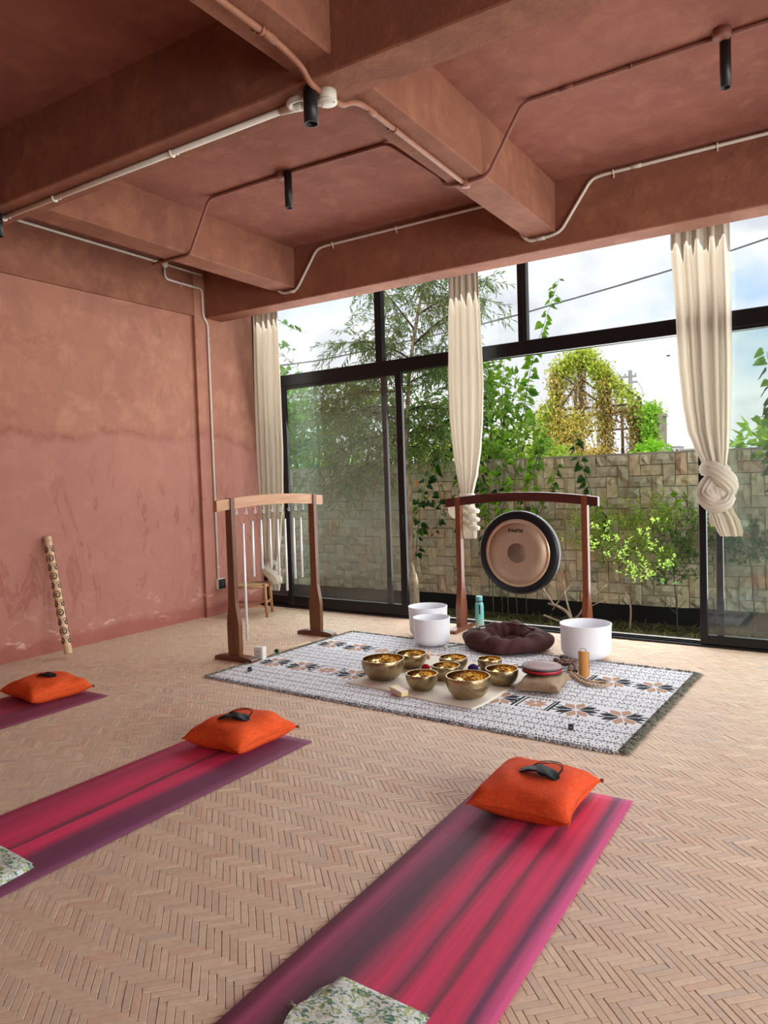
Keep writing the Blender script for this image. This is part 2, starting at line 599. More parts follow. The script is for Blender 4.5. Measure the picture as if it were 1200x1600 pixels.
def make_floor():
    w, L = BW, BL
    eu = np.array([1, -1]) / math.sqrt(2); ev = np.array([1, 1]) / math.sqrt(2)
    ca, sa = math.cos(-0.012), math.sin(-0.012)
    C, A = [], []
    for j in range(0, 43):
        for i in range(-194, 75):
            O = np.array([i * w * math.sqrt(2), 0.55 + j * L * math.sqrt(2)])
            h = O + eu * L / 2 + ev * w / 2
            v = O + eu * w / 2 + ev * (w + L / 2)
            C += [h, v]; A += [-PI / 4, PI / 4]
    C = np.array(C); A = np.array(A)
    C = np.c_[C[:, 0] * ca - C[:, 1] * sa, C[:, 0] * sa + C[:, 1] * ca]
    keep = (C[:, 0] > -6.345) & (C[:, 0] < 1.6) & (C[:, 1] > 0.6) & (C[:, 1] < 6.82 - 0.04 * (C[:, 0] + 3))
    C, A = C[keep], A[keep] - 0.012
    n = len(C)
    A = A + RNG.normal(0, 0.006, n)
    Z = RNG.normal(0, 0.0004, n)
    tx, ty = RNG.normal(0, 0.008, n), RNG.normal(0, 0.002, n)
    sx = RNG.uniform(0.972, 0.988, n); sy = RNG.uniform(0.915, 0.955, n)
    # the 300 that show largest: nearest bricks inside the picture and not under a mat
    P = np.c_[C, np.zeros(n)] - np.array([0, 0, 1.5])
    d = P @ np.array(fw); px = 600 + FPX * (P @ np.array(rt)) / d; py = 800 - FPX * (P @ np.array(up)) / d
    vis = (d > 0.1) & (px > 8) & (px < 1192) & (py < 1595) & (py > 900)
    for (x0, x1, y0, y1) in ((-1.56, -0.77, 1.0, 3.4), (-3.40, -2.60, 1.0, 3.36)):
        vis &= ~((C[:, 0] > x0) & (C[:, 0] < x1) & (C[:, 1] > y0) & (C[:, 1] < y1))
    order = np.argsort(np.where(vis, d, 1e9))
    big = order[:300]
    rest = np.ones(n, bool); rest[big] = False
    ri = np.nonzero(rest)[0]
    base = brick_verts(L / 2, w / 2)
    cols = brick_colour(n)
    B = np.repeat(base[None], len(ri), 0).copy()
    B[:, :, 0] *= sx[ri][:, None]; B[:, :, 1] *= sy[ri][:, None]
    B[:, 4:, 2] += B[:, 4:, 1] * tx[ri][:, None] + B[:, 4:, 0] * ty[ri][:, None] + Z[ri][:, None]
    c, s = np.cos(A[ri])[:, None], np.sin(A[ri])[:, None]
    X = B[:, :, 0] * c - B[:, :, 1] * s + C[ri][:, :1]
    Y = B[:, :, 0] * s + B[:, :, 1] * c + C[ri][:, 1:]
    V = np.stack([X, Y, B[:, :, 2]], 2).reshape(-1, 3)
    F = (BRICK_F[None] + (np.arange(len(ri)) * 12)[:, None, None]).reshape(-1, 4)
    me = np_mesh('brick_field', V, F, np.repeat(cols[ri], 9, 0))
    o = link_mesh('brick_field', me, M_BRICK, floor)
    o['kind'] = 'stuff'
    variants = []
    for k in range(24):
        b = base.copy()
        b[:, 0] *= random.uniform(0.972, 0.988); b[:, 1] *= random.uniform(0.915, 0.955)
        b[4:, 2] += b[4:, 1] * random.gauss(0, 0.012)
        m = np_mesh('brick', b, BRICK_F, np.repeat(brick_colour(1), 9, 0))
        m.materials.append(M_BRICK)
        variants.append(m)
    for q in big:
        o = bpy.data.objects.new('brick', variants[random.randrange(24)])
        COL.objects.link(o); o.parent = floor
        o.location = (C[q, 0], C[q, 1], Z[q]); o.rotation_euler = (0, 0, A[q])
make_floor()

# ================================================================== WALLS, CEILING, BEAMS
wl = MB()
wl.box(-6.60, -6.282, -4.0, 5.985, -0.05, 3.45)
wl.box(-6.60, -6.239, 5.985, 7.05, -0.05, 4.05)
wall_left = wl.build('wall_left', M_WALL)
tag(wall_left, 'stained terracotta plaster wall with a shallow recessed panel', kind='structure')

wb = MB().box(-6.60, 4.7, -4.2, -4.0, -0.05, 4.05).build('wall_back', M_WALL)  # unseen wall, put in to cut sky light on the beams from behind
tag(wb, 'plain terracotta plaster wall behind the camera', kind='structure')
wr = MB().box(4.5, 4.7, -4.0, -1.6, -0.05, 4.05).box(4.5, 4.7, -1.6, 6.45, 3.2, 4.05).build('wall_right', M_WALL)  # unseen wall, opening put in to let the side fill through
tag(wr, 'unseen terracotta plaster wall with a wide opening added for side light', kind='structure')

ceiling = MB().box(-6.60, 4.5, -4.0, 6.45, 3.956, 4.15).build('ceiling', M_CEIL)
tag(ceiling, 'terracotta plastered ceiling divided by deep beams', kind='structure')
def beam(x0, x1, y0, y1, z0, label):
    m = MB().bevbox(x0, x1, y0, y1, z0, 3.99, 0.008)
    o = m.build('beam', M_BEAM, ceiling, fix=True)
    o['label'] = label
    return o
beam(-6.58, 4.5, 6.15, 6.42, 3.424, 'deep terracotta beam above the windows')
beam(-6.58, 4.5, 2.955, 3.201, 3.464, 'wide terracotta main beam crossing the ceiling')
beam(-6.58, 4.5, -0.25, 0.0, 3.464, 'terracotta beam above the camera')
beam(-6.58, -6.239, -4.0, 5.985, 3.430, 'terracotta edge beam along the stained wall')
for xx in (-5.173, -2.352, 0.47, 3.29):
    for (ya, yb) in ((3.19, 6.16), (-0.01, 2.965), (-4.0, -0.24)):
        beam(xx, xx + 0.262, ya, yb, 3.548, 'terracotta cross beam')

# ================================================================== WINDOWS AND SLIDING DOORS (local frame turned with the front)
WROT = -0.04
def wframe(name, label):
    o = struct(name, label)
    o.location = (-3.0, 6.83, 0)
    o.rotation_euler = (0, 0, math.atan(WROT))
    return o
def wbar(parent, name, x0, x1, y0, y1, z0, z1, mat_=None, bev=0.004):
    return MB().bevbox(x0 + 3, x1 + 3, y0, y1, z0, z1, bev).build(name, mat_ or M_BLACK, parent, fix=True)
def wpane(parent, x0, x1, y, z0, z1, m):
    return MB().box(x0 + 3, x1 + 3, y - 0.003, y + 0.003, z0, z1).build('pane', m, parent)

ZT0, ZT1 = 2.665, 2.80
w1 = wframe('window_1', 'black framed upper windows above the sliding doors')
wbar(w1, 'transom_bar', -6.23, 3.2, -0.045, 0.055, ZT0, ZT1)
wbar(w1, 'head_bar', -6.23, 3.2, -0.03, 0.04, 3.62, 3.70)
MUL = [-6.19, -4.345, -2.657, -0.97, 0.72, 2.4]
for xm in MUL:
    wbar(w1, 'mullion', xm - 0.045, xm + 0.045, -0.035, 0.04, ZT1, 3.64)
    wbar(w1, 'glazing_bead', xm - 0.02, xm + 0.02, -0.042, -0.035, ZT1, 3.64, bev=0.002)
for a, b in zip(MUL[:-1], MUL[1:]):
    wpane(w1, a + 0.045, b - 0.045, 0.0, ZT1, 3.62, M_GLASS_UP)

def sliding_door(name, x0, x1, y, label, sl=0.085, rail=0.125, sr=0.085):
    d = wframe(name, label)
    wbar(d, 'stile', x0, x0 + sl, y - 0.02, y + 0.02, 0.02, ZT0)
    wbar(d, 'stile', x1 - sr, x1, y - 0.02, y + 0.02, 0.02, ZT0)
    wbar(d, 'bottom_rail', x0 + sl, x1 - sr, y - 0.019, y + 0.019, 0.02, 0.02 + rail)
    wbar(d, 'top_rail', x0 + sl, x1 - sr, y - 0.019, y + 0.019, ZT0 - 0.03, ZT0)
    wpane(d, x0 + sl, x1 - sr, y, 0.02 + rail, ZT0 - 0.03, M_GLASS)
    return d
d1 = sliding_door('door_1', -5.80, -4.053, -0.03, 'black framed glass sliding door beside the tree trunk')
MB().bevbox(-4.11 + 3, -4.08 + 3, -0.056, -0.05, 0.95, 1.12, 0.003).build('handle', M_BLACK, d1, fix=True)
sliding_door('door_2', -6.235, -4.30, 0.03, 'black framed sliding door behind the first one', 0.06, 0.11, 0.065)
d3 = sliding_door('door_3', -1.087, 0.55, -0.03, 'black framed glass sliding door behind the knotted curtain', 0.06, 0.08, 0.06)
sliding_door('door_4', -0.965, 2.2, 0.03, 'black framed rear sliding door panel at the right', 0.055, 0.07, 0.06)
tr = wframe('trim_1', 'black sliding door track along the floor')
wbar(tr, 'track', -6.235, 3.0, -0.075, 0.075, -0.02, 0.018)
wbar(tr, 'track_rib', -6.235, 3.0, -0.035, -0.028, 0.018, 0.03, bev=0.001)
wbar(tr, 'track_rib', -6.235, 3.0, 0.028, 0.035, 0.018, 0.03, bev=0.001)
wbar(tr, 'sill', -6.235, 3.0, 0.075, 0.12, -0.05, 0.022, plain('pale_sill', (0.45, 0.43, 0.40), 0.5))

# ================================================================== GARDEN WALL of split stones
def m_stone():
    t = NT('split_stone')
    c = t.attr('Col')
    geo = t.new('ShaderNodeNewGeometry').outputs['Position']
    g = t.noise(geo, 18, 6, 0.65)
    c = t.mix(1.0, c, t.ramp(g, [(0.3, 0.78), (0.7, 1.12)]), 'MULTIPLY')
    mo = t.noise(t.mapping(geo, loc=(3, 0, 5)), 1.3, 5, 0.6)
    c = t.mix(t.ramp(mo, [(0.5, 0.0), (0.75, 0.5)]), c, (0.28, 0.27, 0.20))
    t.base(c, 0.9, 0, 0.2)
    t.bump(t.noise(geo, 45, 6, 0.7), 0.6, 0.006)
    return t.m
M_STONE = m_stone()
M_MORTAR = plain('stone_mortar', (0.05, 0.045, 0.035), 0.95)
WY = 7.86
gw = MB()
gw.box(-9.5, 3.0, WY + 0.03, WY + 0.24, -0.3, 1.69)
wall_garden = gw.build('wall_garden', M_MORTAR)
tag(wall_garden, 'garden wall clad in pale split stones', kind='structure')
MB().box(-9.5, 3.0, WY - 0.015, WY + 0.035, -0.3, 0.118).build('black_base', M_BLACKWALL, wall_garden)
MB().box(-9.5, 3.0, WY - 0.01, WY + 0.26, 1.69, 1.705).build('coping', plain('coping', (0.42, 0.39, 0.34), 0.9), wall_garden)

STONE_PAL = [(0.44, 0.41, 0.33), (0.48, 0.45, 0.37), (0.41, 0.39, 0.32), (0.50, 0.44, 0.34), (0.46, 0.44, 0.38),
             (0.44, 0.40, 0.30), (0.49, 0.37, 0.29), (0.40, 0.40, 0.33), (0.52, 0.48, 0.40)]
def stone_mesh(w, h, seed):
    """rough split face: jittered 5 x 4 front grid, proud of the mortar"""
    r = random.Random(seed)
    nx, nz = (5, 3) if w > h else (3, 5)
    V, F = [], []
    tx, tz = r.uniform(-0.010, 0.010), r.uniform(-0.014, 0.014)
    d0 = r.uniform(0.014, 0.034)
    for j in range(nz):
        for i in range(nx):
            u, v = i / (nx - 1), j / (nz - 1)
            edge = i in (0, nx - 1) or j in (0, nz - 1)
            x = (u - 0.5) * (w - 0.006); z = (v - 0.5) * (h - 0.006)
            if edge:
                d = d0 * 0.75 + r.uniform(-0.010, 0.010)
            else:
                x += r.uniform(-0.25, 0.25) * w / nx; z += r.uniform(-0.25, 0.25) * h / nz
                d = d0 + r.uniform(-0.022, 0.040)
            d += tx * (u - 0.5) * 2 + tz * (v - 0.5) * 2
            V.append((x, -max(d, 0.003), z))
    for j in range(nz - 1):
        for i in range(nx - 1):
            a = j * nx + i
            q = (a, a + 1, a + 1 + nx, a + nx)
            F += [(q[0], q[1], q[2]), (q[0], q[2], q[3])] if r.random() < 0.5 else [(q[0], q[1], q[3]), (q[1], q[2], q[3])]
    ring = [i for i in range(nx)] + [j * nx + nx - 1 for j in range(1, nz)] + [nx * nz - 1 - i for i in range(1, nx)] + [j * nx for j in range(nz - 2, 0, -1)]
    n0 = len(V)
    for k in ring:
        V.append((V[k][0], 0.03, V[k][2]))
    for k in range(len(ring)):
        k2 = (k + 1) % len(ring)
        F += [(ring[k], n0 + k, n0 + k2), (ring[k], n0 + k2, ring[k2])]
    return np.array(V), np.array(F)

def make_stones():
    cell = 0.1145
    z0, z1 = 0.118, 1.69
    nz = int(round((z1 - z0) / cell)); ch = (z1 - z0) / nz
    stones = []
    for j in range(nz):
        for i in range(-88, 24):
            k = (i - j) % 4
            x, z = i * cell, z0 + j * ch
            if k == 0:
                stones.append((x, z, 2, 1))
            elif k == 2:
                pass
            if k == 2:   # column of an upright stone: starts where the one below is not its partner
                pass
    used = {}
    out = []
    for j in range(nz):
        for i in range(-88, 24):
            k = (i - j) % 4
            if k == 0:
                out.append((i, j, 2, 1)); used[i, j] = used[i + 1, j] = 1
    for i in range(-88, 26):
        for j in range(nz):
            if (i, j) in used:
                continue
            k = (i - j) % 4
            if k == 3 and (i, j + 1) not in used and j + 1 < nz:
                out.append((i, j, 1, 2)); used[i, j] = used[i, j + 1] = 1
            elif (i, j) not in used:
                out.append((i, j, 1, 1)); used[i, j] = 1
    R = random.Random(5)
    variants = {}
    for (sw, sh) in ((2, 1), (1, 2), (1, 1)):
        variants[sw, sh] = []
        for k in range(18):
            V, F = stone_mesh(sw * cell, sh * ch, k * 7 + sw * 100 + sh)
            col = np.array(R.choice(STONE_PAL)) * np.array([1.28, 1.24, 1.10]) * R.uniform(0.88, 1.15)
            variants[sw, sh].append((V, F, np.repeat(col[None], len(F), 0)))
    meshes = {}
    cand = []
    for (i, j, sw, sh) in out:
        x = (i + sw / 2) * cell; z = z0 + (j + sh / 2) * ch
        P = np.array([x, WY, z - 1.5])
        d = P @ np.array(fw); px = 600 + FPX * (P @ np.array(rt)) / d
        vis = 440 < px < 1200 and x < -0.3
        cand.append((0 if vis else 1, d, x, z, sw, sh))
    cand.sort(key=lambda q: (q[0], q[1]))
    VV, FF, CC, off = [], [], [], 0
    for n, (_, d, x, z, sw, sh) in enumerate(cand):
        kk = R.randrange(18)
        V, F, c = variants[sw, sh][kk]
        dy = R.uniform(-0.008, 0.012)
        if n < 300:
            if (sw, sh, kk) not in meshes:
                m = np_mesh('stone', V, F, c); m.materials.append(M_STONE); meshes[sw, sh, kk] = m
            o = bpy.data.objects.new('stone', meshes[sw, sh, kk])
            COL.objects.link(o); o.parent = wall_garden
            o.location = (x, WY + dy, z)
        else:
            VV.append(V + np.array([x, WY + dy, z])); FF.append(F + off); CC.append(c); off += len(V)
    me = np_mesh('stone_field', np.concatenate(VV), np.concatenate(FF), np.concatenate(CC))
    o = link_mesh('stone_field', me, M_STONE, wall_garden)
    o['kind'] = 'stuff'
make_stones()

def m_soil():
    t = NT('planter_soil')
    n = t.noise(t.obj(), 9, 7, 0.7)
    t.base(t.ramp(n, [(0.35, (0.016, 0.012, 0.009)), (0.55, (0.05, 0.04, 0.025)), (0.7, (0.10, 0.08, 0.045))]), 0.95)
    t.bump(n, 0.8, 0.03)
    return t.m
ground = MB().box(-9.5, 3.0, 6.93, WY + 0.05, -0.3, -0.06).build('ground', m_soil())
tag(ground, 'dark planter soil between the doors and the stone wall', kind='structure')
def m_land():
    t = NT('land')
    n = t.noise(t.obj(), 0.3, 6, 0.6)
    t.base(t.ramp(n, [(0.35, (0.05, 0.09, 0.025)), (0.65, (0.13, 0.17, 0.05))]), 0.95)
    return t.m
land = MB().box(-160, 160, WY + 0.26, 260, -0.5, -0.3).build('ground_field', m_land())
tag(land, 'green land beyond the garden wall', kind='structure')
land2 = MB().box(-160, 160, -160, -4.0, -0.5, -0.3).box(4.5, 160, -4.0, 260 - 252, -0.5, -0.3).build('ground_yard', plain('yard', (0.36, 0.31, 0.26), 0.9))
tag(land2, 'paved yard around the open hall', kind='structure')

# ================================================================== YOGA MATS, PILLOWS, EYE MASKS, CLOTHS
def m_mat(name, stops, loc):
    """dyed rubber: soft lengthwise stripes across the width (local x), drifting along the length"""
    t = NT(name)
    ob = t.obj()
    s = t.sep(ob)
    w = t.math('MULTIPLY', t.math('SUBTRACT', t.noise(t.mapping(ob, (2.0, 0.5, 1), loc), 2.2, 4), 0.5), 0.10)
    w2 = t.math('MULTIPLY', t.math('SUBTRACT', t.noise(t.mapping(ob, (30, 0.6, 1), loc), 2.0, 3), 0.5), 0.06)
    u = t.math('ADD', t.math('ADD', t.math('DIVIDE', s[0], 0.68), 0.5), t.math('ADD', w, w2))
    c = t.ramp(u, stops)
    fine = t.noise(t.mapping(ob, (60, 1.2, 1), loc), 1.0, 4)
    c = t.mix(1.0, c, t.ramp(fine, [(0.3, 0.98), (0.7, 1.28)]), 'MULTIPLY')
    t.base(c, 0.72, 0, 0.35)
    t.bump(t.math('ADD', t.wave(t.mapping(ob, (1, 1, 1)), 60, 0.3, 'Y'), t.wave(ob, 60, 0.3, 'X')), 0.35, 0.0015)
    return t.m
PU, MG, DK, RD = (0.17, 0.035, 0.09), (0.46, 0.045, 0.13), (0.085, 0.035, 0.065), (0.60, 0.035, 0.115)
M_MAT_A = m_mat('mat_dye_striped', [(0.0, PU), (0.10, (0.30, 0.05, 0.12)), (0.20, (0.12, 0.04, 0.075)), (0.30, (0.085, 0.035, 0.06)), (0.36, (0.30, 0.045, 0.10)), (0.46, RD),
                (0.50, MG), (0.54, (0.13, 0.035, 0.065)), (0.60, RD), (0.68, RD), (0.715, (0.17, 0.035, 0.07)), (0.76, RD), (0.84, RD),
                (0.90, (0.13, 0.04, 0.10)), (0.96, (0.40, 0.05, 0.15))], (3, 1, 0))
M_MAT_B = m_mat('mat_dye_red', [(0.0, MG), (0.14, (0.33, 0.03, 0.085)), (0.35, RD), (0.47, (0.48, 0.035, 0.09)), (0.505, (0.10, 0.03, 0.06)), (0.54, RD),
                (0.64, RD), (0.74, (0.16, 0.035, 0.09)), (1.0, (0.15, 0.035, 0.085))], (8, 2, 0))
M_MAT_C = m_mat('mat_dye_plum', [(0.0, (0.30, 0.03, 0.08)), (0.3, (0.24, 0.03, 0.075)), (0.55, (0.33, 0.03, 0.08)), (0.62, (0.19, 0.03, 0.065)), (1.0, (0.17, 0.03, 0.07))], (5, 7, 0))

def yoga_mat(cx, y0, y1, w, rot, m, label):
    L_ = y1 - y0
    nx, ny = 12, 40
    V, F = [], []
    th = 0.005
    for lay in (0, 1):
        for j in range(ny + 1):
            for i in range(nx + 1):
                x = (i / nx - 0.5) * w; y = (j / ny - 0.5) * L_
                z = (th if lay else 0) + 0.0012 * (1 + math.sin(5 * x + 2.3 * y))
                V.append((x, y, z))
    n1 = (nx + 1) * (ny + 1)
    for j in range(ny):
        for i in range(nx):
            a = j * (nx + 1) + i
            F.append((n1 + a, n1 + a + 1, n1 + a + nx + 2, n1 + a + nx + 1))
            F.append((a, a + nx + 1, a + nx + 2, a + 1))
    edge = [i for i in range(nx)] + [j * (nx + 1) + nx for j in range(ny)] + [ny * (nx + 1) + i for i in range(nx, 0, -1)] + [j * (nx + 1) for j in range(ny, 0, -1)]
    for k in range(len(edge)):
        a, b = edge[k], edge[(k + 1) % len(edge)]
        F.append((a, b, n1 + b, n1 + a))
    o = MB().add(V, F).build('yoga_mat', m, None, True, (cx, (y0 + y1) / 2, 0.002))
    o.rotation_euler = (0, 0, rot)
    return tag(o, label, 'yoga mat', 'yoga mats on the brick floor')
yoga_mat(-1.172, 1.36, 3.365, 0.68, 0.012, M_MAT_A, 'nearest yoga mat, red and purple striped, under the pillow nearest the camera')
yoga_mat(-2.995, 1.30, 3.315, 0.675, -0.012, M_MAT_B, 'magenta yoga mat with purple edge stripe, middle of the three mats')
yoga_mat(-4.892, 1.36, 3.375, 0.67, 0.01, M_MAT_C, 'plum yoga mat nearest the terracotta wall')

def m_orange(name, c):
    def fn(t):
        n = t.noise(t.mapping(t.obj(), (10, 90, 40)), 2.0, 4, 0.6)
        n2 = t.noise(t.mapping(t.obj(), (90, 8, 40)), 2.0, 4, 0.6)
        k = t.ramp(t.math('MULTIPLY', t.math('ADD', n, n2), 0.5), [(0.35, 0.72), (0.6, 1.12)])
        return t.mix(1.0, c, k, 'MULTIPLY')
    return cloth_mat(name, fn, 260, 0, 0.88, 0.3)
M_OR1 = m_orange('orange_slub', (0.70, 0.082, 0.024))
M_OR2 = m_orange('orange_slub_bright', (0.76, 0.100, 0.024))

def cushion_mesh(w, d, h, n=22, pinch=0.10, seed=0, sag=0.0):
    r = random.Random(seed)
    ph = [r.uniform(0, 6.28) for _ in range(8)]
    V, F = [], []
    def P(u, v, side):
        x, y = u, v
        # corners stay, edges pull in
        px = x * (1 - pinch * (1 - y * y) ** 1.0 * abs(x) ** 3)
        py = y * (1 - pinch * (1 - x * x) ** 1.0 * abs(y) ** 3)
        b = max(0.0, (1 - x ** 4) * (1 - y ** 4)) ** 0.55
        z = 0.5 * h * b
        cr_ = 0.012 * math.sin(9 * x * y + ph[0]) * (abs(x) ** 2) * (1 - abs(x)) * 4 + 0.010 * math.sin(7 * (x + y) + ph[1]) * (1 - b)
        edge = 0.5 * h * (0.88 + 0.06 * math.sin(3 * x + ph[2]) - 0.18 * (abs(x * y)) ** 2)
        zz = edge + z + (cr_ if b > 0 else 0) if side else max(0.0, edge - z * 1.0)
        if side:
            zz -= sag * math.exp(-((x + .1) ** 2 + (y - .1) ** 2) * 4)
        return (px * w / 2, py * d / 2, zz)
    for side in (0, 1):
        for j in range(n + 1):
            for i in range(n + 1):
                u = math.sin((i / n - 0.5) * PI) * 0.5 + (i / n - 0.5); v = math.sin((j / n - 0.5) * PI) * 0.5 + (j / n - 0.5)
                V.append(P(u, v, side))
    n1 = (n + 1) ** 2
    for j in range(n):
        for i in range(n):
            a = j * (n + 1) + i
            F.append((a, a + n + 1, a + n + 2, a + 1))
            F.append((n1 + a, n1 + a + 1, n1 + a + n + 2, n1 + a + n + 1))
    edge = [i for i in range(n)] + [j * (n + 1) + n for j in range(n)] + [n * (n + 1) + i for i in range(n, 0, -1)] + [j * (n + 1) for j in range(n, 0, -1)]
    for k in range(len(edge)):
        a, b = edge[k], edge[(k + 1) % len(edge)]
        F.append((a, b, n1 + b, n1 + a))
    rim = [V[n1 + e_] for e_ in edge]
    return V, F, rim

def pillow(cx, cy, w, d, h, rot, m, label, seed):
    t = thing('pillow', label, 'pillow', (cx, cy, 0.0098), rot, 'orange pillows on the yoga mats')
    V, F, rim = cushion_mesh(w, d, h, seed=seed)
    MB().add(V, F).build('cover', m, t, True)
    pts = [(x * 1.003, y * 1.003, z - 0.004) for x, y, z in rim] 
    MB().tube(pts + pts[:1], 0.0028, 5, False).build('piping', m, t, True)
    # zip pull at one corner
    x, y, z = max(rim, key=lambda p: p[0] + p[1])
    MB().bevbox(x - 0.004, x + 0.012, y - 0.006, y + 0.004, z - 0.008, z + 0.010, 0.002).build('zip_pull', plain('zip', (0.25, 0.06, 0.03), 0.5), t, fix=True)
    return t
pillow(-1.213, 3.118, 0.46, 0.50, 0.165, 0.02, M_OR1, 'deep orange pillow nearest the camera, on the red and purple striped mat', 1)
pillow(-3.005, 3.103, 0.46, 0.475, 0.165, -0.04, M_OR2, 'bright orange pillow with strap loops of an eye mask on top, middle mat', 2)
pillow(-4.985, 3.168, 0.48, 0.46, 0.15, -0.10, M_OR2, 'orange pillow on the plum mat near the terracotta wall', 3)

M_SATIN = plain('black_satin', (0.006, 0.006, 0.008), 0.55, spec=0.12, vary=0.2)
def eye_mask(cx, cy, z, rot, label, strap=True, sc=1.0, tilt=0.0, bend=0.02):
    t = thing('eye_mask', label, 'eye mask', (cx, cy, z), rot, 'black eye masks on the pillows')
    nx, ny = 26, 8
    V, F = [], []
    for lay in (0, 1):
        for j in range(ny + 1):
            for i in range(nx + 1):
                u = i / nx * 2 - 1; v = j / ny * 2 - 1
                hw = 0.105 * sc
                hh = (0.047 * (1 - abs(u) ** 3.0) ** 0.5 + 0.004) * sc
                notch = 0.018 * math.exp(-(u / 0.16) ** 2) * (1 if v < 0 else 0) * abs(v) * sc
                x = u * hw; y = v * hh + notch
                zz = bend * (1 - u * u) * 0.6 - 0.012 * abs(u) ** 2 + 0.0025 * math.sin(7 * u + 3 * v) + tilt * y
                puff = 0.0035 * max(0, (1 - v * v) * (1 - u ** 4)) ** 0.5
                V.append((x, y, zz + (puff + 0.004 if lay else -0.0005)))
    n1 = (nx + 1) * (ny + 1)
    for j in range(ny):
        for i in range(nx):
            a = j * (nx + 1) + i
            F.append((a, a + nx + 1, a + nx + 2, a + 1)); F.append((n1 + a, n1 + a + 1, n1 + a + nx + 2, n1 + a + nx + 1))
    edge = [i for i in range(nx)] + [j * (nx + 1) + nx for j in range(ny)] + [ny * (nx + 1) + i for i in range(nx, 0, -1)] + [j * (nx + 1) for j in range(ny, 0, -1)]
    for k in range(len(edge)):
        a, b = edge[k], edge[(k + 1) % len(edge)]
        F.append((a, b, n1 + b, n1 + a))
    MB().add(V, F).build('mask', M_SATIN, t, True)
    if strap:
        for k in (0, 1):
            p = smooth_path([(0.095 * sc, 0.0, 0.006), (0.10 * sc, 0.045, 0.022 + 0.012 * k), (0.05 * sc, 0.075 + 0.015 * k, 0.028), (-0.01, 0.062, 0.020 + 0.01 * k), (-0.05 * sc, 0.03, 0.014)], 8)
            MB().tube(p, 0.0022, 5).build('strap', M_SATIN, t, True)
    return t
eye_mask(-1.185, 3.10, 0.170, -0.12, 'black satin eye mask draped over the pillow nearest the camera', True, 0.92, 0.0, 0.026)
eye_mask(-2.995, 3.045, 0.172, 0.25, 'black eye mask with thin strap loops on the middle pillow', True, 0.95)
eye_mask(-4.975, 3.165, 0.158, 0.25, 'flat black eye mask on the pillow by the terracotta wall', False, 0.78)

def m_tiedye():
    def fn(t):
        ob = t.obj()
        a = t.noise(t.mapping(ob, (1, 1.6, 1)), 34, 6, 0.6, 1.4)
        b = t.noise(t.mapping(ob, (1.3, 1, 1), (4, 2, 0)), 30, 6, 0.6, 1.6)
        c = t.mix(t.ramp(a, [(0.49, 0.0), (0.58, 0.95)]), (0.78, 0.85, 0.84), (0.06, 0.20, 0.13))
        c = t.mix(t.ramp(b, [(0.53, 0.0), (0.62, 0.9)]), c, (0.38, 0.48, 0.10))
        return c
    return cloth_mat('tie_dye_cotton', fn, 500, 0.05, 0.9, 0.2)
M_TD = m_tiedye()
def folded_cloth(corners, z0, label, layers=3, seed=1):
    """a scarf folded to a small slab: stacked soft layers sharing one outline"""
    r = random.Random(seed)
    c0 = sum((Vector((*c, 0)) for c in corners), Vector()) / 4
    t = thing('folded_cloth', label, 'scarf', (c0.x, c0.y, z0), 0, 'tie-dyed scarves folded on the mats')
    A, B, C, D = [Vector((*c, 0)) - c0 for c in corners]
    for L_ in range(layers):
        n = 22
        V, F = [], []
        th = 0.0075
        s = 1 - 0.015 * L_
        off = Vector((r.uniform(-.006, .006), r.uniform(-.006, .006), 0))
        for lay in (0, 1):
            for j in range(n + 1):
                for i in range(n + 1):
                    u, v = i / n, j / n
                    p = (A * (1 - u) * (1 - v) + B * u * (1 - v) + C * u * v + D * (1 - u) * v) * s + off
                    ed = min(u, 1 - u, v, 1 - v)
                    rnd = min(1.0, ed / 0.05)
                    puff = math.sqrt(max(0, 1 - (1 - rnd) ** 2))
                    wr = 0.0025 * math.sin(11 * u + 5 * v + L_) + 0.002 * math.sin(17 * v - 6 * u)
                    k = 0.02 * math.sin(7 * v + L_) * (1 if u < 0.03 else 0)
                    z = L_ * th + (th * (0.5 + 0.5 * puff) if lay else th * (0.5 - 0.5 * puff)) + (wr + 0.003) * puff * (1 if lay else 0)
                    V.append((p.x + k, p.y, z))
        n1 = (n + 1) ** 2
        for j in range(n):
            for i in range(n):
                a = j * (n + 1) + i
                F.append((a, a + n + 1, a + n + 2, a + 1)); F.append((n1 + a, n1 + a + 1, n1 + a + n + 2, n1 + a + n + 1))
        edge = [i for i in range(n)] + [j * (n + 1) + n for j in range(n)] + [n * (n + 1) + i for i in range(n, 0, -1)] + [j * (n + 1) for j in range(n, 0, -1)]
        for k in range(len(edge)):
            a, b = edge[k], edge[(k + 1) % len(edge)]
            F.append((a, b, n1 + b, n1 + a))
        MB().add(V, F).build('fold', M_TD, t, True)
    # knotted tassel at the loose edge
    p = A * 0.6 + D * 0.4
    q = p + (A - B).normalized() * 0.03
    m = MB().tube(smooth_path([p + Vector((0, 0, 0.012)), p.lerp(q, 0.6) + Vector((0, 0, 0.012)), q + Vector((0, 0.01, 0.008))], 5), [0.005] * 4 + [0.006] * 4 + [0.003] * 3, 7)
    for k in range(7):
        d = (A - B).normalized() * 0.022 + Vector((r.uniform(-.012, .012), r.uniform(-.012, .012), r.uniform(-0.006, 0.004)))
        m.tube([q + Vector((0, 0.01, 0.008)), q + Vector((0, 0.01, 0.008)) + d], 0.0009, 4)
    m.build('tassel', M_TD, t, True)
    return t
folded_cloth([(-1.325, 1.43), (-0.985, 1.40), (-0.985, 1.708), (-1.300, 1.722)], 0.0095, 'green and white tie-dyed scarf folded on the nearest mat')
folded_cloth([(-3.10, 1.40), (-2.715, 1.40), (-2.738, 1.655), (-3.06, 1.68)], 0.0095, 'green and white tie-dyed scarf on the magenta mat at the left edge', 3, 4)

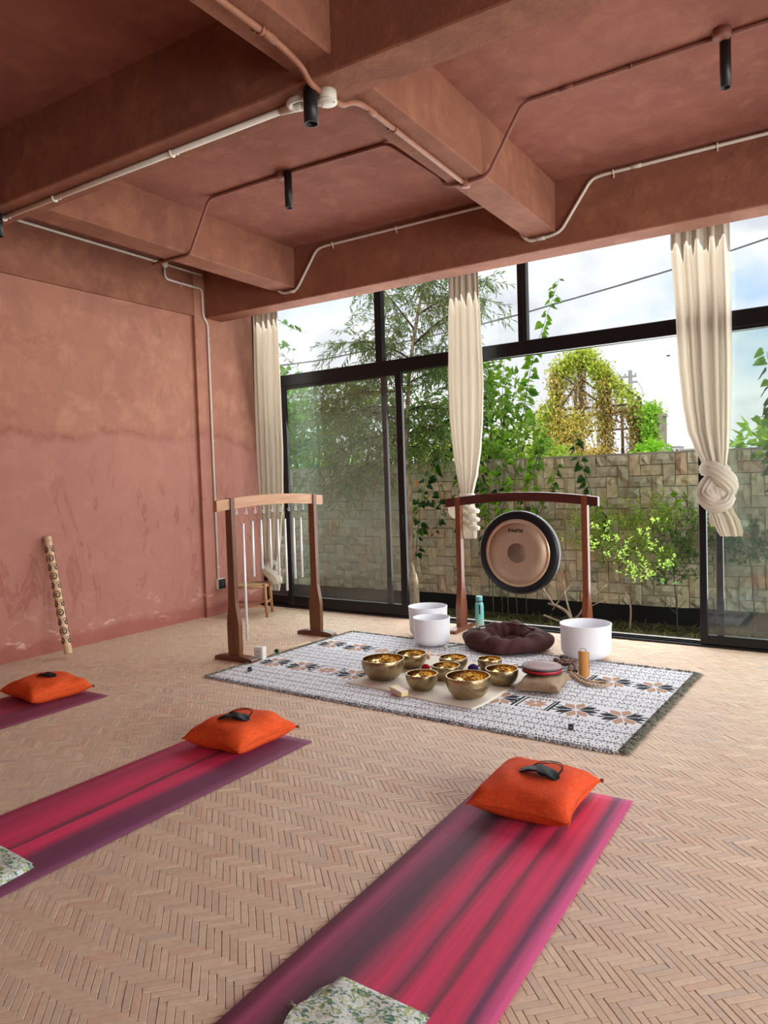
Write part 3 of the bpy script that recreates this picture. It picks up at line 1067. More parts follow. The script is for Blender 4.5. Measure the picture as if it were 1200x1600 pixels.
# ================================================================== RUG, woven knot by knot
def rug_pattern(nx, ny, W, H):
    s = (np.arange(nx) + 0.5) * W / nx
    t = (np.arange(ny) + 0.5) * H / ny
    S_, T_ = np.meshgrid(s, t)
    white = np.array([0.72, 0.74, 0.79]); dark = np.array([0.030, 0.033, 0.043]); brown = np.array([0.46, 0.29, 0.205])
    C = np.tile(white, (ny, nx, 1))
    C *= RNG.uniform(0.93, 1.05, (ny, nx, 1))
    # small medallions of dashes everywhere
    gs, gt = 0.105, 0.092
    row = np.floor(T_ / gt).astype(int)
    col = np.floor((S_ + (row % 2) * gs / 2) / gs)
    us = ((S_ + (row % 2) * gs / 2) / gs) % 1 - 0.5
    vt = (T_ / gt) % 1 - 0.5
    dm = np.abs(us) * 1.02 + np.abs(vt) * 0.95
    stripe = (np.floor((us + 0.5) * 11).astype(int) % 2 == 0) & (np.abs(vt) < 0.42)
    cols_ = (np.floor((vt + 0.5) * 5).astype(int) % 2 == 0)
    med = (dm < 0.40) & stripe & (cols_ | (dm < 0.17))
    dots = (np.abs(us) < 0.055) & (np.abs(np.abs(vt) - 0.42) < 0.07) | (np.abs(np.abs(us) - 0.45) < 0.04) & (np.abs(vt) < 0.06)
    edge = (np.abs(np.abs(us) - 0.36) < 0.035) & (np.abs(np.abs(vt) - 0.2) < 0.10)
    ground = med | dots | edge
    star_s = [0.17, 0.47, 1.00, 1.28, 1.98, 2.26, 2.79, 3.085]
    rect_s = [0.735, 1.63, 2.515]
    clear = np.zeros_like(ground)
    for tc in (0.60, 1.35):
        clear |= np.abs(T_ - tc) < 0.145
    C[ground & ~clear] = dark
    C[ground & ~clear] *= RNG.uniform(0.8, 2.6, (int((ground & ~clear).sum()), 1))
    for tc in (0.60, 1.35):
        for sc in star_s:
            ds, dt = S_ - sc, T_ - tc
            r = np.hypot(ds, dt); th = np.arctan2(dt, ds)
            k = np.round(th / (PI / 4)).astype(int) % 8
            da = th - np.round(th / (PI / 4)) * (PI / 4)
            along, across = r * np.cos(da), r * np.sin(da)
            wid = np.minimum((along - 0.012) * 0.42, (0.148 - along) * 0.62)
            pet = (np.abs(across) < np.minimum(wid, 0.036)) & (along > 0.02)
            isd = np.isin(k, (0, 1, 4, 5))
            C[pet & isd] = dark
            C[pet & ~isd] = brown
            ln = (np.abs(da - PI / 8 * np.sign(da)) < 0.012 / np.maximum(r, 0.02)) & (r > 0.105) & (r < 0.15)
            C[ln & np.isin(k, (0, 1, 4, 5, 7))] = dark * 2
        for rc in rect_s:
            ds, dt = S_ - rc, T_ - tc
            hb = (np.abs(np.abs(ds) - 0.125) < 0.008) | (np.abs(np.abs(ds) - 0.100) < 0.006)
            C[hb & (np.abs(dt) < 0.115)] = dark
            hz = (np.abs(np.abs(dt) - 0.105) < 0.010) & (np.abs(ds) < 0.092) & (np.floor(S_ / 0.012).astype(int) % 2 == 0)
            C[hz] = dark
            r = np.hypot(ds, dt); th = np.arctan2(dt, ds)
            da = th - np.round(th / (PI / 4)) * (PI / 4)
            along, across = r * np.cos(da), r * np.sin(da)
            pet = (np.abs(across) < np.minimum(np.minimum((along - 0.006) * 0.5, (0.088 - along) * 0.7), 0.018)) & (along > 0.01)
            C[pet] = brown
    C[(T_ < 0.02) | (T_ > H - 0.02)] *= 0.75
    return C

def m_rug():
    t = NT('woven_cotton')
    t.base(t.attr('Col'), 0.95, 0, 0.1)
    t.bump(t.noise(t.obj(), 180, 2), 0.5, 0.002)
    return t.m
def make_rug():
    A, B, C_, D = [np.array(q) for q in ((-4.293, 4.085), (-1.059, 3.926), (-0.977, 5.760), (-4.210, 5.972))]
    W, H = 3.24, 1.87
    nx, ny = 520, 300
    u = np.linspace(0, 1, nx + 1); v = np.linspace(0, 1, ny + 1)
    U, Vv = np.meshgrid(u, v)
    bend = 0.012 * np.sin(U * 9) * (Vv < .02)
    X = (1 - U)[..., None] * (1 - Vv)[..., None] * A + U[..., None] * (1 - Vv)[..., None] * B + (U * Vv)[..., None] * C_ + ((1 - U) * Vv)[..., None] * D
    Z = 0.0062 + 0.0012 * np.sin(U * 21 + Vv * 5) * np.sin(Vv * 13 + U * 3)
    V = np.concatenate([X, Z[..., None]], 2).reshape(-1, 3)
    i, j = np.meshgrid(np.arange(nx), np.arange(ny))
    a = (j * (nx + 1) + i).ravel()
    F = np.stack([a, a + 1, a + nx + 2, a + nx + 1], 1)
    t = thing('rug', 'white woven rug with black and brown star motifs and fringed edges', 'rug', (0, 0, 0))
    me = np_mesh('weave', V, F, rug_pattern(nx, ny, W, H).reshape(-1, 3))
    o = link_mesh('weave', me, m_rug(), t)
    so = o.modifiers.new('thickness', 'SOLIDIFY'); so.thickness = 0.004; so.offset = -1
    # fringe on all four sides
    R = random.Random(3)
    VV, FF, CC = [], [], []
    def strand(p, d, L_, col, w=0.0028, lift=0.012):
        s = Vector((-d.y, d.x, 0)) * w
        n = len(VV)
        q = p + d * L_ * 0.5 + Vector((R.uniform(-.008, .008), R.uniform(-.008, .008), lift * R.uniform(0.2, 1)))
        e_ = p + d * L_ + Vector((R.uniform(-.012, .012), R.uniform(-.012, .012), 0)); e_.z = 0.003 + R.uniform(0, 0.005)
        for pp, k in ((p, 1), (q, 1), (e_, 0.5)):
            VV.append(pp - s * k); VV.append(pp + s * k)
        FF.append((n, n + 1, n + 3, n + 2)); FF.append((n + 2, n + 3, n + 5, n + 4)); CC.extend([col, col])
    pal_w = [(0.66, 0.69, 0.75), (0.56, 0.60, 0.66), (0.10, 0.11, 0.13), (0.35, 0.38, 0.42), (0.72, 0.74, 0.78)]
    pal_g = [(0.15, 0.15, 0.115), (0.24, 0.235, 0.18), (0.08, 0.08, 0.065), (0.34, 0.33, 0.27)]
    for (P, Q, n, L_, pal) in ((A, B, 2600, 0.030, pal_w), (B, C_, 1300, 0.060, pal_g), (C_, D, 1700, 0.03, pal_g[:3] + pal_w[:2]), (D, A, 1300, 0.035, pal_g)):
        P = Vector((*P, 0.0062)); Q = Vector((*Q, 0.0062))
        ed = (Q - P).normalized(); out = Vector((ed.y, -ed.x, 0))
        for k in range(n):
            p = P.lerp(Q, R.random())
            d = (out + ed * R.uniform(-0.55, 0.55)).normalized()
            strand(p - out * R.uniform(0, 0.012), d, L_ * R.uniform(0.6, 1.25), R.choice(pal))
    fr = np_mesh('fringe', np.array([tuple(v_) for v_ in VV]), np.array(FF), np.array(CC))
    f = link_mesh('fringe', fr, m_rug(), t)
    f['kind'] = 'stuff'
    # twisted selvedge cord along the right end
    return t
make_rug()
RUGZ = 0.0078

# ================================================================== WOODEN STANDS, CHIMES, GONG
def m_wood(name, c, d, rough=0.35, axis=(1, 1, 12)):
    t = NT(name)
    ob = t.obj()
    n = t.noise(t.mapping(ob, tuple(12.0 / a if a > 1 else 14 for a in axis)), 2.4, 5, 0.6, 0.8)
    g = t.noise(t.mapping(ob, tuple(4.0 / a * 3 if a > 1 else 60 for a in axis)), 3.0, 3)
    c_ = t.mix(t.ramp(n, [(0.35, 0.0), (0.65, 1.0)]), c, d)
    c_ = t.mix(1.0, c_, t.ramp(g, [(0.3, 0.8), (0.7, 1.1)]), 'MULTIPLY')
    t.base(c_, rough, 0, 0.5)
    t.bump(g, 0.1, 0.001)
    return t.m
M_TEAK = m_wood('teak_post', (0.175, 0.066, 0.026), (0.115, 0.040, 0.017))
M_TEAKL = m_wood('teak_beam', (0.52, 0.27, 0.13), (0.42, 0.20, 0.09), axis=(1, 12, 1))
M_MAHO = m_wood('mahogany_post', (0.22, 0.065, 0.026), (0.13, 0.038, 0.018))
M_MAHOB = m_wood('mahogany_beam', (0.085, 0.018, 0.014), (0.05, 0.012, 0.011), 0.3, axis=(12, 1, 1))
M_STEEL = plain('brushed_steel', (0.55, 0.56, 0.58), 0.28, 1.0, vary=0.05)
M_TUBE = plain('silver_tube', (0.80, 0.80, 0.80), 0.38, 0.25, vary=0.04)
M_CORD = plain('black_cord', (0.015, 0.014, 0.013), 0.8)

def post_outline(w0, w1, zs0, zs1, ztop, wt):
    """flared post: wide foot, shoulder, slim waist, slightly wider head"""
    R_ = []
    for z, h in ((0.045, w0 * 0.94), (0.12, w0), (zs0 - 0.05, w0 * 1.02), (zs0, w0 * 0.94), ((zs0 + zs1) / 2, (w0 + w1) / 2 * 0.96), (zs1, w1 * 1.05), (zs1 + 0.1, w1 * 0.98), (zs1 + 0.3, w1), (ztop - 0.15, wt), (ztop, wt * 1.02)):
        R_.append((h, z))
    return R_ + [(-h, z) for h, z in reversed(R_)]

def foot_outline(L_, h):
    a = L_ / 2
    return [(-a, 0.0), (a, 0.0), (a, h * 0.45), (a - 0.012, h * 0.72), (a - 0.06, h * 0.9), (a - 0.11, h), (-a + 0.11, h), (-a + 0.06, h * 0.9), (-a + 0.012, h * 0.72), (-a, h * 0.45)]

def arch_outline(a, b, z_end, z_mid, hh, n=16):
    top, bot = [], []
    for k in range(n + 1):
        s = a + (b - a) * k / n
        q = 1 - (2 * k / n - 1) ** 2
        z = z_end + (z_mid - z_end) * q
        top.append((s, z)); bot.append((s, z - hh + 0.01 * q * 0))
    return bot + top[::-1]

def chime_stand():
    t = thing('chime_stand', 'wooden arched stand holding hanging silver chime tubes', 'chime stand', (-4.460, 5.15, 0))
    for yc in (-0.56, 0.575):
        MB().prism(post_outline(0.066, 0.036, 0.36, 0.50, 1.395, 0.034), yc - 0.023, yc + 0.023, 'XZ').build('post', M_TEAK, t, fix=True)
        f = MB().prism(foot_outline(0.43, 0.05), yc - 0.04, yc + 0.04, 'XZ').build('foot', m_foot, t, fix=True)
    MB().prism(arch_outline(-0.735, 0.715, 1.378, 1.414, 0.092), -0.022, 0.022, 'YZ').build('arched_beam', M_TEAKL, t, fix=True)
    hy = [-0.484, -0.364, -0.249, -0.139, -0.018, 0.09, 0.215, 0.318, 0.426]
    for y in hy:
        ring = [(0, y + 0.013 * math.sin(a), 1.262 + 0.013 * math.cos(a)) for a in [k * PI / 7 for k in range(15)]]
        h = MB().tube([(0, y, 1.325), (0, y, 1.30), (0, y + 0.008, 1.288), (0, y + 0.006, 1.277), (0, y - 0.004, 1.274)], 0.003, 6).build('hook', M_STEEL, t, True)
        MB().tube(ring, 0.0028, 6).build('hook_ring', M_STEEL, h, True)
    return t, hy
m_foot = m_wood('teak_foot', (0.15, 0.05, 0.024), (0.10, 0.034, 0.017), axis=(12, 1, 1))
cst, hooks_y = chime_stand()
TUBES = [(4.739, 1.169, 0.146), (4.858, 1.184, 0.691), (4.971, 1.188, 0.746), (5.090, 1.190, 0.737), (5.198, 1.180, 0.659), (5.302, 1.176, 0.503), (5.427, 1.178, 0.600), (5.533, 1.174, 0.600)]
T_LAB = ['longest silver chime tube, beside the left post of the chime stand', 'second silver chime tube from the left post, far shorter than the first', 'third silver chime tube from the left post of the stand',
         'fourth silver chime tube from the left post of the stand', 'fifth silver chime tube, in front of the bundled curtain', 'second longest silver chime tube, sixth from the left post',
         'second silver chime tube from the right post of the stand', 'last silver chime tube, next to the right post of the stand']
for (y, zt, zb), lab, h0, h1 in zip(TUBES, T_LAB, hooks_y[:-1], hooks_y[1:]):
    t = thing('chime_tube', lab, 'chime', (-4.460, y, zb), 0, 'silver chime tubes on the wooden stand')
    L_ = zt - zb
    MB().lathe([(0.0096, 0.0), (0.0118, 0.001), (0.0118, L_ - 0.001), (0.0096, L_), (0.0096, 0.0)], 14).build('tube', M_TUBE, t, True)
    hz = 1.25 - zb
    mcd = MB()
    mcd.tube([(0, 5.15 + h0 - y, hz), (0, -0.010, L_ - 0.02)], 0.0012, 4)
    mcd.tube([(0, 5.15 + h1 - y, hz), (0, 0.010, L_ - 0.02)], 0.0012, 4)
    mcd.build('cord', M_CORD, t)

def gong_stand():
    t = thing('gong_stand', 'dark mahogany arched stand carrying the large gong', 'gong stand', (-2.635, 6.52, 0))
    for xc in (-0.625, 0.63):
        MB().prism(post_outline(0.075, 0.032, 0.26, 0.46, 1.315, 0.032), xc - 0.026, xc + 0.026, 'YZ').build('post', M_MAHO, t, fix=True)
        MB().prism(foot_outline(0.46, 0.045), xc - 0.04, xc + 0.04, 'YZ').build('foot', M_MAHO, t, fix=True)
    MB().prism(arch_outline(-0.757, 0.752, 1.296, 1.352, 0.083), -0.028, 0.028, 'XZ').build('arched_beam', M_MAHOB, t, fix=True)
gong_stand()

def m_bronze(name, c, d, rough):
    t = NT(name)
    ob = t.obj()
    n = t.noise(ob, 7, 6, 0.6, 0.6)
    s = t.sep(ob)
    r = t.math('SQRT', t.math('ADD', t.math('MULTIPLY', s[0], s[0]), t.math('MULTIPLY', s[2], s[2])))
    rings = t.noise(t.mapping(ob, (0.001, 0.001, 0.001)), 1, 1)
    c_ = t.mix(t.ramp(n, [(0.35, 0.0), (0.7, 1.0)]), c, d)
    t.base(c_, rough, 0.55)
    wv = t.new('ShaderNodeTexWave', wave_type='RINGS', rings_direction='Y')
    wv.inputs['Scale'].default_value = 45; wv.inputs['Distortion'].default_value = 0.6
    t.link(ob, wv.inputs['Vector'])
    t.bump(t.math('ADD', wv.outputs['Fac'], t.math('MULTIPLY', n, 2)), 0.12, 0.002)
    return t.m
def gong():
    t = thing('gong', 'large round bronze gong with black rim hanging in the mahogany stand', 'gong', (-2.635, 6.50, 0.785))
    R = 0.395
    bz = m_bronze('gong_bronze', (0.50, 0.36, 0.27), (0.42, 0.29, 0.21), 0.5)
    br = m_bronze('gong_bright_ring', (0.62, 0.45, 0.31), (0.52, 0.36, 0.24), 0.3)
    bk = plain('gong_black_rim', (0.010, 0.011, 0.016), 0.38, 0.3, vary=0.5, scale=40)
    bs = m_bronze('gong_boss', (0.22, 0.15, 0.11), (0.18, 0.12, 0.085), 0.55)
    MB().lathe([(0.0, -0.052), (0.085, -0.0515), (0.20, -0.050), (0.288, -0.046), (0.288, -0.040), (0.0, -0.044)], 96, axis='Y').build('face', bz, t, True)
    MB().lathe([(0.286, -0.046), (0.296, -0.049), (0.306, -0.049), (0.318, -0.043), (0.318, -0.036), (0.286, -0.036)], 96, axis='Y').build('bright_ring', br, t, True)
    rim = MB().lathe([(0.316, -0.043), (0.335, -0.043), (0.372, -0.038), (0.388, -0.028), (0.395, -0.012), (0.393, 0.03), (0.383, 0.062), (0.378, 0.062), (0.386, 0.03), (0.386, -0.010), (0.366, -0.028), (0.316, -0.034)], 96, axis='Y').build('rim', bk, t, True)
    MB().lathe([(0.0, -0.0545), (0.091, -0.0535), (0.093, -0.051), (0.0, -0.0510)], 64, axis='Y').build('boss', bs, t, True)
    # lettering
    mb_, pen = MB(), 0.0
    for ch, size in (('P', 0.050), ('A', 0.046), ('i', 0.046), ('S', 0.044), ('T', 0.046), ('e', 0.060)):
        cu = bpy.data.curves.new('glyph', 'FONT')
        cu.body = ch
        cu.size = size
        cu.offset = 0.0014
        cu.extrude = 0.0008
        to = bpy.data.objects.new('glyph', cu)
        COL.objects.link(to)
        dg = bpy.context.evaluated_depsgraph_get()
        gm = bpy.data.meshes.new_from_object(to.evaluated_get(dg))
        bpy.data.objects.remove(to)
        xs = [v.co.x for v in gm.vertices]
        dx = pen - min(xs)
        mb_.add([(v.co.x + dx, v.co.y, v.co.z) for v in gm.vertices], [tuple(p_.vertices) for p_ in gm.polygons])
        pen += max(xs) - min(xs) + 0.0022
        bpy.data.meshes.remove(gm)
    mb_.v = [(x - pen / 2, y, z) for x, y, z in mb_.v]
    me = mb_.mesh('lettering')
    lt = link_mesh('lettering', me, plain('black_print', (0.012, 0.011, 0.010), 0.6), t)
    lt.location = (-0.005, -0.0535, 0.195); lt.rotation_euler = (PI / 2, 0, 0); lt.scale = (0.92, 0.92, 1)
    lt['label'] = 'black maker lettering PAiSTe'
    for s in (-1, 1):
        p = smooth_path([(s * 0.17, 0.03, 0.345), (s * 0.175, 0.055, 0.42), (s * 0.18, 0.05, 0.50), (s * 0.18, 0.022, 0.565), (s * 0.18, -0.012, 0.50), (s * 0.175, 0.02, 0.40), (s * 0.17, 0.03, 0.345)], 6)
        MB().tube(p, 0.0028, 5).build('hanging_cord', M_CORD, t, True)
    MB().tube(smooth_path([(-0.385, 0.02, 0.02), (-0.405, 0.02, 0.0), (-0.425, 0.015, -0.03)], 5), [0.008] * 5 + [0.006] * 6, 6).build('cord_end', M_CORD, t, True)
gong()

# ================================================================== SINGING BOWLS, CRYSTAL BOWLS
def m_brass():
    t = NT('hammered_brass')
    ob = t.obj()
    n = t.noise(ob, 9, 6, 0.65, 0.6)
    c = t.ramp(n, [(0.25, (0.20, 0.145, 0.085)), (0.5, (0.36, 0.28, 0.165)), (0.75, (0.48, 0.38, 0.23))])
    t.base(c, t.ramp(n, [(0.3, 0.34), (0.7, 0.22)]), 1.0)
    v = t.new('ShaderNodeTexVoronoi'); v.inputs['Scale'].default_value = 55
    t.link(ob, v.inputs['Vector'])
    t.bump(t.math('ADD', v.outputs['Distance'], t.math('MULTIPLY', n, 0.5)), 0.22, 0.004)
    return t.m
def m_brass_in():
    t = NT('polished_brass_inside')
    n = t.noise(t.obj(), 6, 4)
    t.base(t.ramp(n, [(0.3, (0.42, 0.28, 0.11)), (0.7, (0.60, 0.42, 0.19))]), 0.2, 1.0)
    v = t.new('ShaderNodeTexVoronoi'); v.inputs['Scale'].default_value = 40
    t.link(t.obj(), v.inputs['Vector'])
    t.bump(v.outputs['Distance'], 0.35, 0.006)
    return t.m
M_BRASS, M_BRASSIN = m_brass(), m_brass_in()
CLZ = 0.0125
def bowl_curve(R, h, n=16):
    pr = []
    rb = R * 0.42
    for k in range(n + 1):
        a = k / n * PI / 2 * 1.08
        r = rb + (R * 1.01 - rb) * math.sin(min(a, PI / 2)) - (0.02 * R * max(0, a - PI / 2) / 0.12)
        z = h * (1 - math.cos(a)) / (1 - math.cos(PI / 2 * 1.08))
        pr.append((r, z))
    return pr
def singing_bowl(x, y, D, h, label, bands=False):
    R = D / 2
    t = thing('singing_bowl', label, 'singing bowl', (x, y, CLZ), random.uniform(0, 6), 'brass singing bowls on the cream cloth')
    o = bowl_curve(R, h)
    th = 0.006
    MB().lathe([(0.0, 0.0)] + o, 48).build('outer_wall', M_BRASS, t, True)
    inn = [(max(r - th, 0.0), max(z + th * (1 - k / len(o)), th)) for k, (r, z) in enumerate(o)]
    MB().lathe([(0.0, th)] + inn, 48).build('inner_wall', M_BRASSIN, t, True)
    ro, zo = o[-1]; ri, zi = inn[-1]
    MB().lathe([(ro, zo - 0.001), (ro + 0.0012, zo + 0.001), (ro - 0.001, zo + 0.003), (ri + 0.001, zo + 0.003), (ri - 0.0008, zo + 0.001), (ri, zi - 0.001)], 48).build('lip', M_BRASS, t, True)
    if bands:
        mb = MB()
        for f in (0.78, 0.83, 0.88):
            k = f * (len(o) - 1); i = int(k); q = k - i
            r = o[i][0] * (1 - q) + o[i + 1][0] * q; z = o[i][1] * (1 - q) + o[i + 1][1] * q
            mb.lathe([(r - 0.001, z - 0.0018), (r + 0.0016, z), (r - 0.001, z + 0.0018)], 48)
        mb.build('engraved_band', M_BRASSIN, t, True)
    return t
singing_bowl(-2.984, 4.625, 0.322, 0.150, 'largest brass singing bowl, at the left end of the group')
singing_bowl(-2.959, 5.005, 0.245, 0.112, 'brass singing bowl just behind the largest one')
singing_bowl(-2.580, 4.502, 0.228, 0.112, 'small brass singing bowl at the front beside the little pink box')
singing_bowl(-2.546, 4.806, 0.212, 0.104, 'brass singing bowl in the middle beside the red felt ball')
singing_bowl(-2.621, 5.074, 0.222, 0.098, 'brass singing bowl at the back between red and purple balls')
singing_bowl(-2.204, 4.473, 0.303, 0.146, 'large brass singing bowl with engraved bands at the front', True)
singing_bowl(-2.364, 5.185, 0.190, 0.088, 'smallest brass singing bowl, directly in front of the brown cushion')
singing_bowl(-2.125, 4.862, 0.236, 0.112, 'rightmost brass singing bowl beside the khaki pillow')

def m_crystal():
    t = NT('frosted_quartz')
    n = t.noise(t.obj(), 120, 3)
    t.base((0.84, 0.86, 0.91), 0.55, 0, 0.3)
    t.b.inputs['Subsurface Weight'].default_value = 0.25
    t.b.inputs['Subsurface Radius'].default_value = (0.02, 0.02, 0.022)
    t.bump(n, 0.05, 0.001)
    return t.m
M_CRY = m_crystal()
def crystal_bowl(x, y, z, D, h, label):
    R = D / 2; th = 0.007
    t = thing('crystal_bowl', label, 'crystal bowl', (x, y, z), 0, 'white frosted crystal singing bowls')
    rb = R * 0.30
    o = [(0.0, 0.0), (R * 0.45, 0.0)] + [(R * 0.52 + R * 0.44 * math.sin(a), R * 0.42 * (1 - math.cos(a))) for a in [k * PI / 2 / 10 for k in range(11)]] + [(R * 0.965, h * 0.5), (R * 0.975, h * 0.8), (R * 0.985, h - 0.02), (R, h - 0.004)]
    inn = [(r - th, z_) for r, z_ in o[::-1] if r > th + 0.01 and z_ > th] + [(R * 0.45, th), (0.0, th)]
    MB().lathe(o, 64).build('outer_wall', M_CRY, t, True)
    MB().lathe(inn, 64).build('inner_wall', M_CRY, t, True)
    MB().lathe([(R, h - 0.004), (R - 0.001, h - 0.001), (R - th * 0.5, h), (R - th + 0.001, h - 0.001), (R - th, h - 0.004)], 64).build('lip', M_CRY, t, True)
crystal_bowl(-3.424, 6.129, 0.002, 0.376, 0.290, 'large frosted white crystal bowl behind a smaller one, left of the gong')
crystal_bowl(-3.205, 5.798, RUGZ, 0.338, 0.250, 'smaller frosted white crystal bowl in front of another, on the rug edge')
crystal_bowl(-1.835, 5.915, 0.002, 0.415, 0.285, 'frosted white crystal bowl standing alone right of the brown cushion')

# ================================================================== THINGS ON THE RUG
def cream_cloth():
    def fn(t):
        n = t.noise(t.obj(), 5, 4)
        return t.mix(n, (0.70, 0.66, 0.56), (0.80, 0.77, 0.69))
    m = cloth_mat('cream_cotton', fn, 420, 0, 0.92, 0.15)
    A, B, C_, D = [Vector((*q, 0)) for q in ((-3.17, 4.40), (-2.06, 4.235), (-1.985, 5.30), (-3.12, 5.44))]
    n = 40
    V, F = [], []
    for j in range(n + 1):
        for i in range(n + 1):
            u, v = i / n, j / n
            p = A * (1 - u) * (1 - v) + B * u * (1 - v) + C_ * u * v + D * (1 - u) * v
            p.z = 0.0098 + 0.0016 * math.sin(9 * u + 14 * v) * math.sin(11 * v - 4 * u) + (0.001 if 0 < i < n and 0 < j < n else -0.001)
            p.y += 0.012 * math.sin(7 * u) * (1 - v); p.x += 0.012 * math.sin(8 * v) * (u)
            V.append(p)
    for j in range(n):
        for i in range(n):
            a = j * (n + 1) + i
            F.append((a, a + 1, a + n + 2, a + n + 1))
    o = MB().add(V, F).build('cream_cloth', m, None, True)
    so = o.modifiers.new('thickness', 'SOLIDIFY'); so.thickness = 0.0012; so.offset = -1
    tag(o, 'plain cream cloth spread on the rug under the brass bowls', 'cloth')
cream_cloth()

def felt(name, c):
    return cloth_mat(name, lambda t: t.mix(t.noise(t.obj(), 60, 4), tuple(q * 0.7 for q in c), c), 300, 0, 1.0, 0.6)
def mallet(name, label, cat, head, r, end, hr, mhead, mstick, group=None):
    head = Vector(head); end = Vector(end)
    t = thing(name, label, cat, head, 0, group)
    MB().ball((0, 0, 0), r, 16, 12, (1, 1, 0.94), 0.02).build('head', mhead, t, True)
    d = end - head
    MB().tube([d.normalized() * r * 0.8, d * 0.5, d], [hr, hr * 1.1, hr], 8).build('handle', mstick, t, True)
M_STICK = m_wood('beech_stick', (0.80, 0.62, 0.40), (0.72, 0.54, 0.34), 0.5, (1, 1, 1))
mallet('felt_mallet', 'red felt-headed mallet between the brass bowls', 'mallet', (-2.775, 4.905, CLZ + 0.034), 0.034, (-2.745, 5.20, CLZ + 0.020), 0.007, felt('red_felt', (0.55, 0.015, 0.03)), M_STICK, 'felt mallets among the bowls')
mallet('felt_mallet', 'purple felt-headed mallet behind the front brass bowls', 'mallet', (-2.425, 5.015, CLZ + 0.040), 0.041, (-2.48, 5.30, CLZ + 0.014), 0.008, felt('purple_felt', (0.055, 0.02, 0.15)), M_STICK, 'felt mallets among the bowls')
mallet('ball_mallet', 'small white ball-ended mallet beside the crystal bowls', 'mallet', (-3.0, 5.66, RUGZ + 0.021), 0.020, (-2.93, 5.86, RUGZ + 0.012), 0.006, felt('white_rubber', (0.75, 0.72, 0.66)), m_wood('grey_stick', (0.20, 0.18, 0.12), (0.14, 0.12, 0.08), 0.6, (1, 1, 1)))
mallet('chime_mallet', 'slim wooden mallet with green ball lying beside the chime stand', 'mallet', (-4.315, 4.95, 0.021), 0.020, (-4.275, 5.385, 0.014), 0.0065, felt('green_rubber', (0.006, 0.085, 0.045)), M_STICK)
w_ = thing('wooden_striker', 'pale wooden striker lying behind the second brass bowl', 'striker', (-2.97, 5.30, CLZ + 0.014))
MB().tube([(0, 0, 0), (-0.03, 0.06, 0), (-0.075, 0.165, 0)], [0.012, 0.013, 0.012], 10).build('stick', m_wood('pale_striker', (0.72, 0.50, 0.33), (0.64, 0.43, 0.27), 0.5, (1, 1, 1)), w_, True)
MB().tube([(0.004, -0.009, 0), (-0.018, 0.036, 0)], 0.0138, 10).build('leather_wrap', plain('tan_leather', (0.42, 0.24, 0.14), 0.7), w_, True)

# small soap-like gift box
def gift_box():
    t = thing('small_box', 'tiny pink and yellow box at the edge of the cream cloth', 'box', (-2.66, 4.315, CLZ - 0.001), -0.35)
    def fn(tt, a, b):
        s = tt.sep(tt.obj())
        return tt.mix(tt.ramp(tt.math('ADD', tt.math('MULTIPLY', s[0], 8), 0.5), [(0.3, 0.0), (0.7, 1.0)]), a, b)
    tt = NT('pink_yellow_card'); tt.base(fn(tt, (0.70, 0.45, 0.55), (0.85, 0.68, 0.35)), 0.6)
    MB().bevbox(-0.065, 0.065, -0.03, 0.03, 0, 0.030, 0.003).build('tray', tt.m, t, fix=True)
    t2 = NT('cream_card'); t2.base(fn(t2, (0.82, 0.72, 0.42), (0.86, 0.76, 0.60)), 0.6)
    MB().prism([(-0.067, 0.030), (0.067, 0.030), (0.067, 0.036), (0.03, 0.041), (-0.02, 0.047), (-0.067, 0.050)], -0.032, 0.032, 'XZ').build('lid', t2.m, t, fix=True)
gift_box()

for (x, y, r, lab) in ((-4.086, 4.355, 0.3, 'small black cube on the left corner of the rug'), (-1.394, 4.175, 0.2, 'small black cube on the near right part of the rug')):
    t = thing('black_cube', lab, 'cube', (x, y, RUGZ - 0.001), r, 'small black cubes on the rug')
    MB().bevbox(-0.0145, 0.0145, -0.0145, 0.0145, 0.0, 0.033, 0.003).build('body', plain('black_plastic', (0.010, 0.010, 0.012), 0.4), t, fix=True)
    MB().bevbox(-0.004, 0.004, -0.0152, -0.0143, 0.010, 0.018, 0.0003).build('badge', plain('grey_badge', (0.35, 0.35, 0.36), 0.4), t, fix=True)

def socket_box():
    t = thing('socket_box', 'white power socket box standing on the floor beside the chime stand', 'socket', (-4.300, 4.72, 0.001), 0.15)
    mw = plain('white_plastic', (0.72, 0.70, 0.66), 0.45, vary=0.05)
    MB().bevbox(-0.045, 0.045, -0.03, 0.03, 0, 0.108, 0.005).build('housing', mw, t, fix=True)
    MB().bevbox(-0.036, 0.036, -0.0335, -0.0295, 0.008, 0.100, 0.0015).build('face_plate', mw, t, fix=True)
    bl = plain('socket_hole', (0.01, 0.01, 0.01), 0.6)
    for dz in (0.034, 0.074):
        for dx in (-0.012, 0.012):
            MB().box(dx - 0.003, dx + 0.003, -0.0342, -0.033, dz - 0.005, dz + 0.005).build('socket_slot', bl, t)
socket_box()

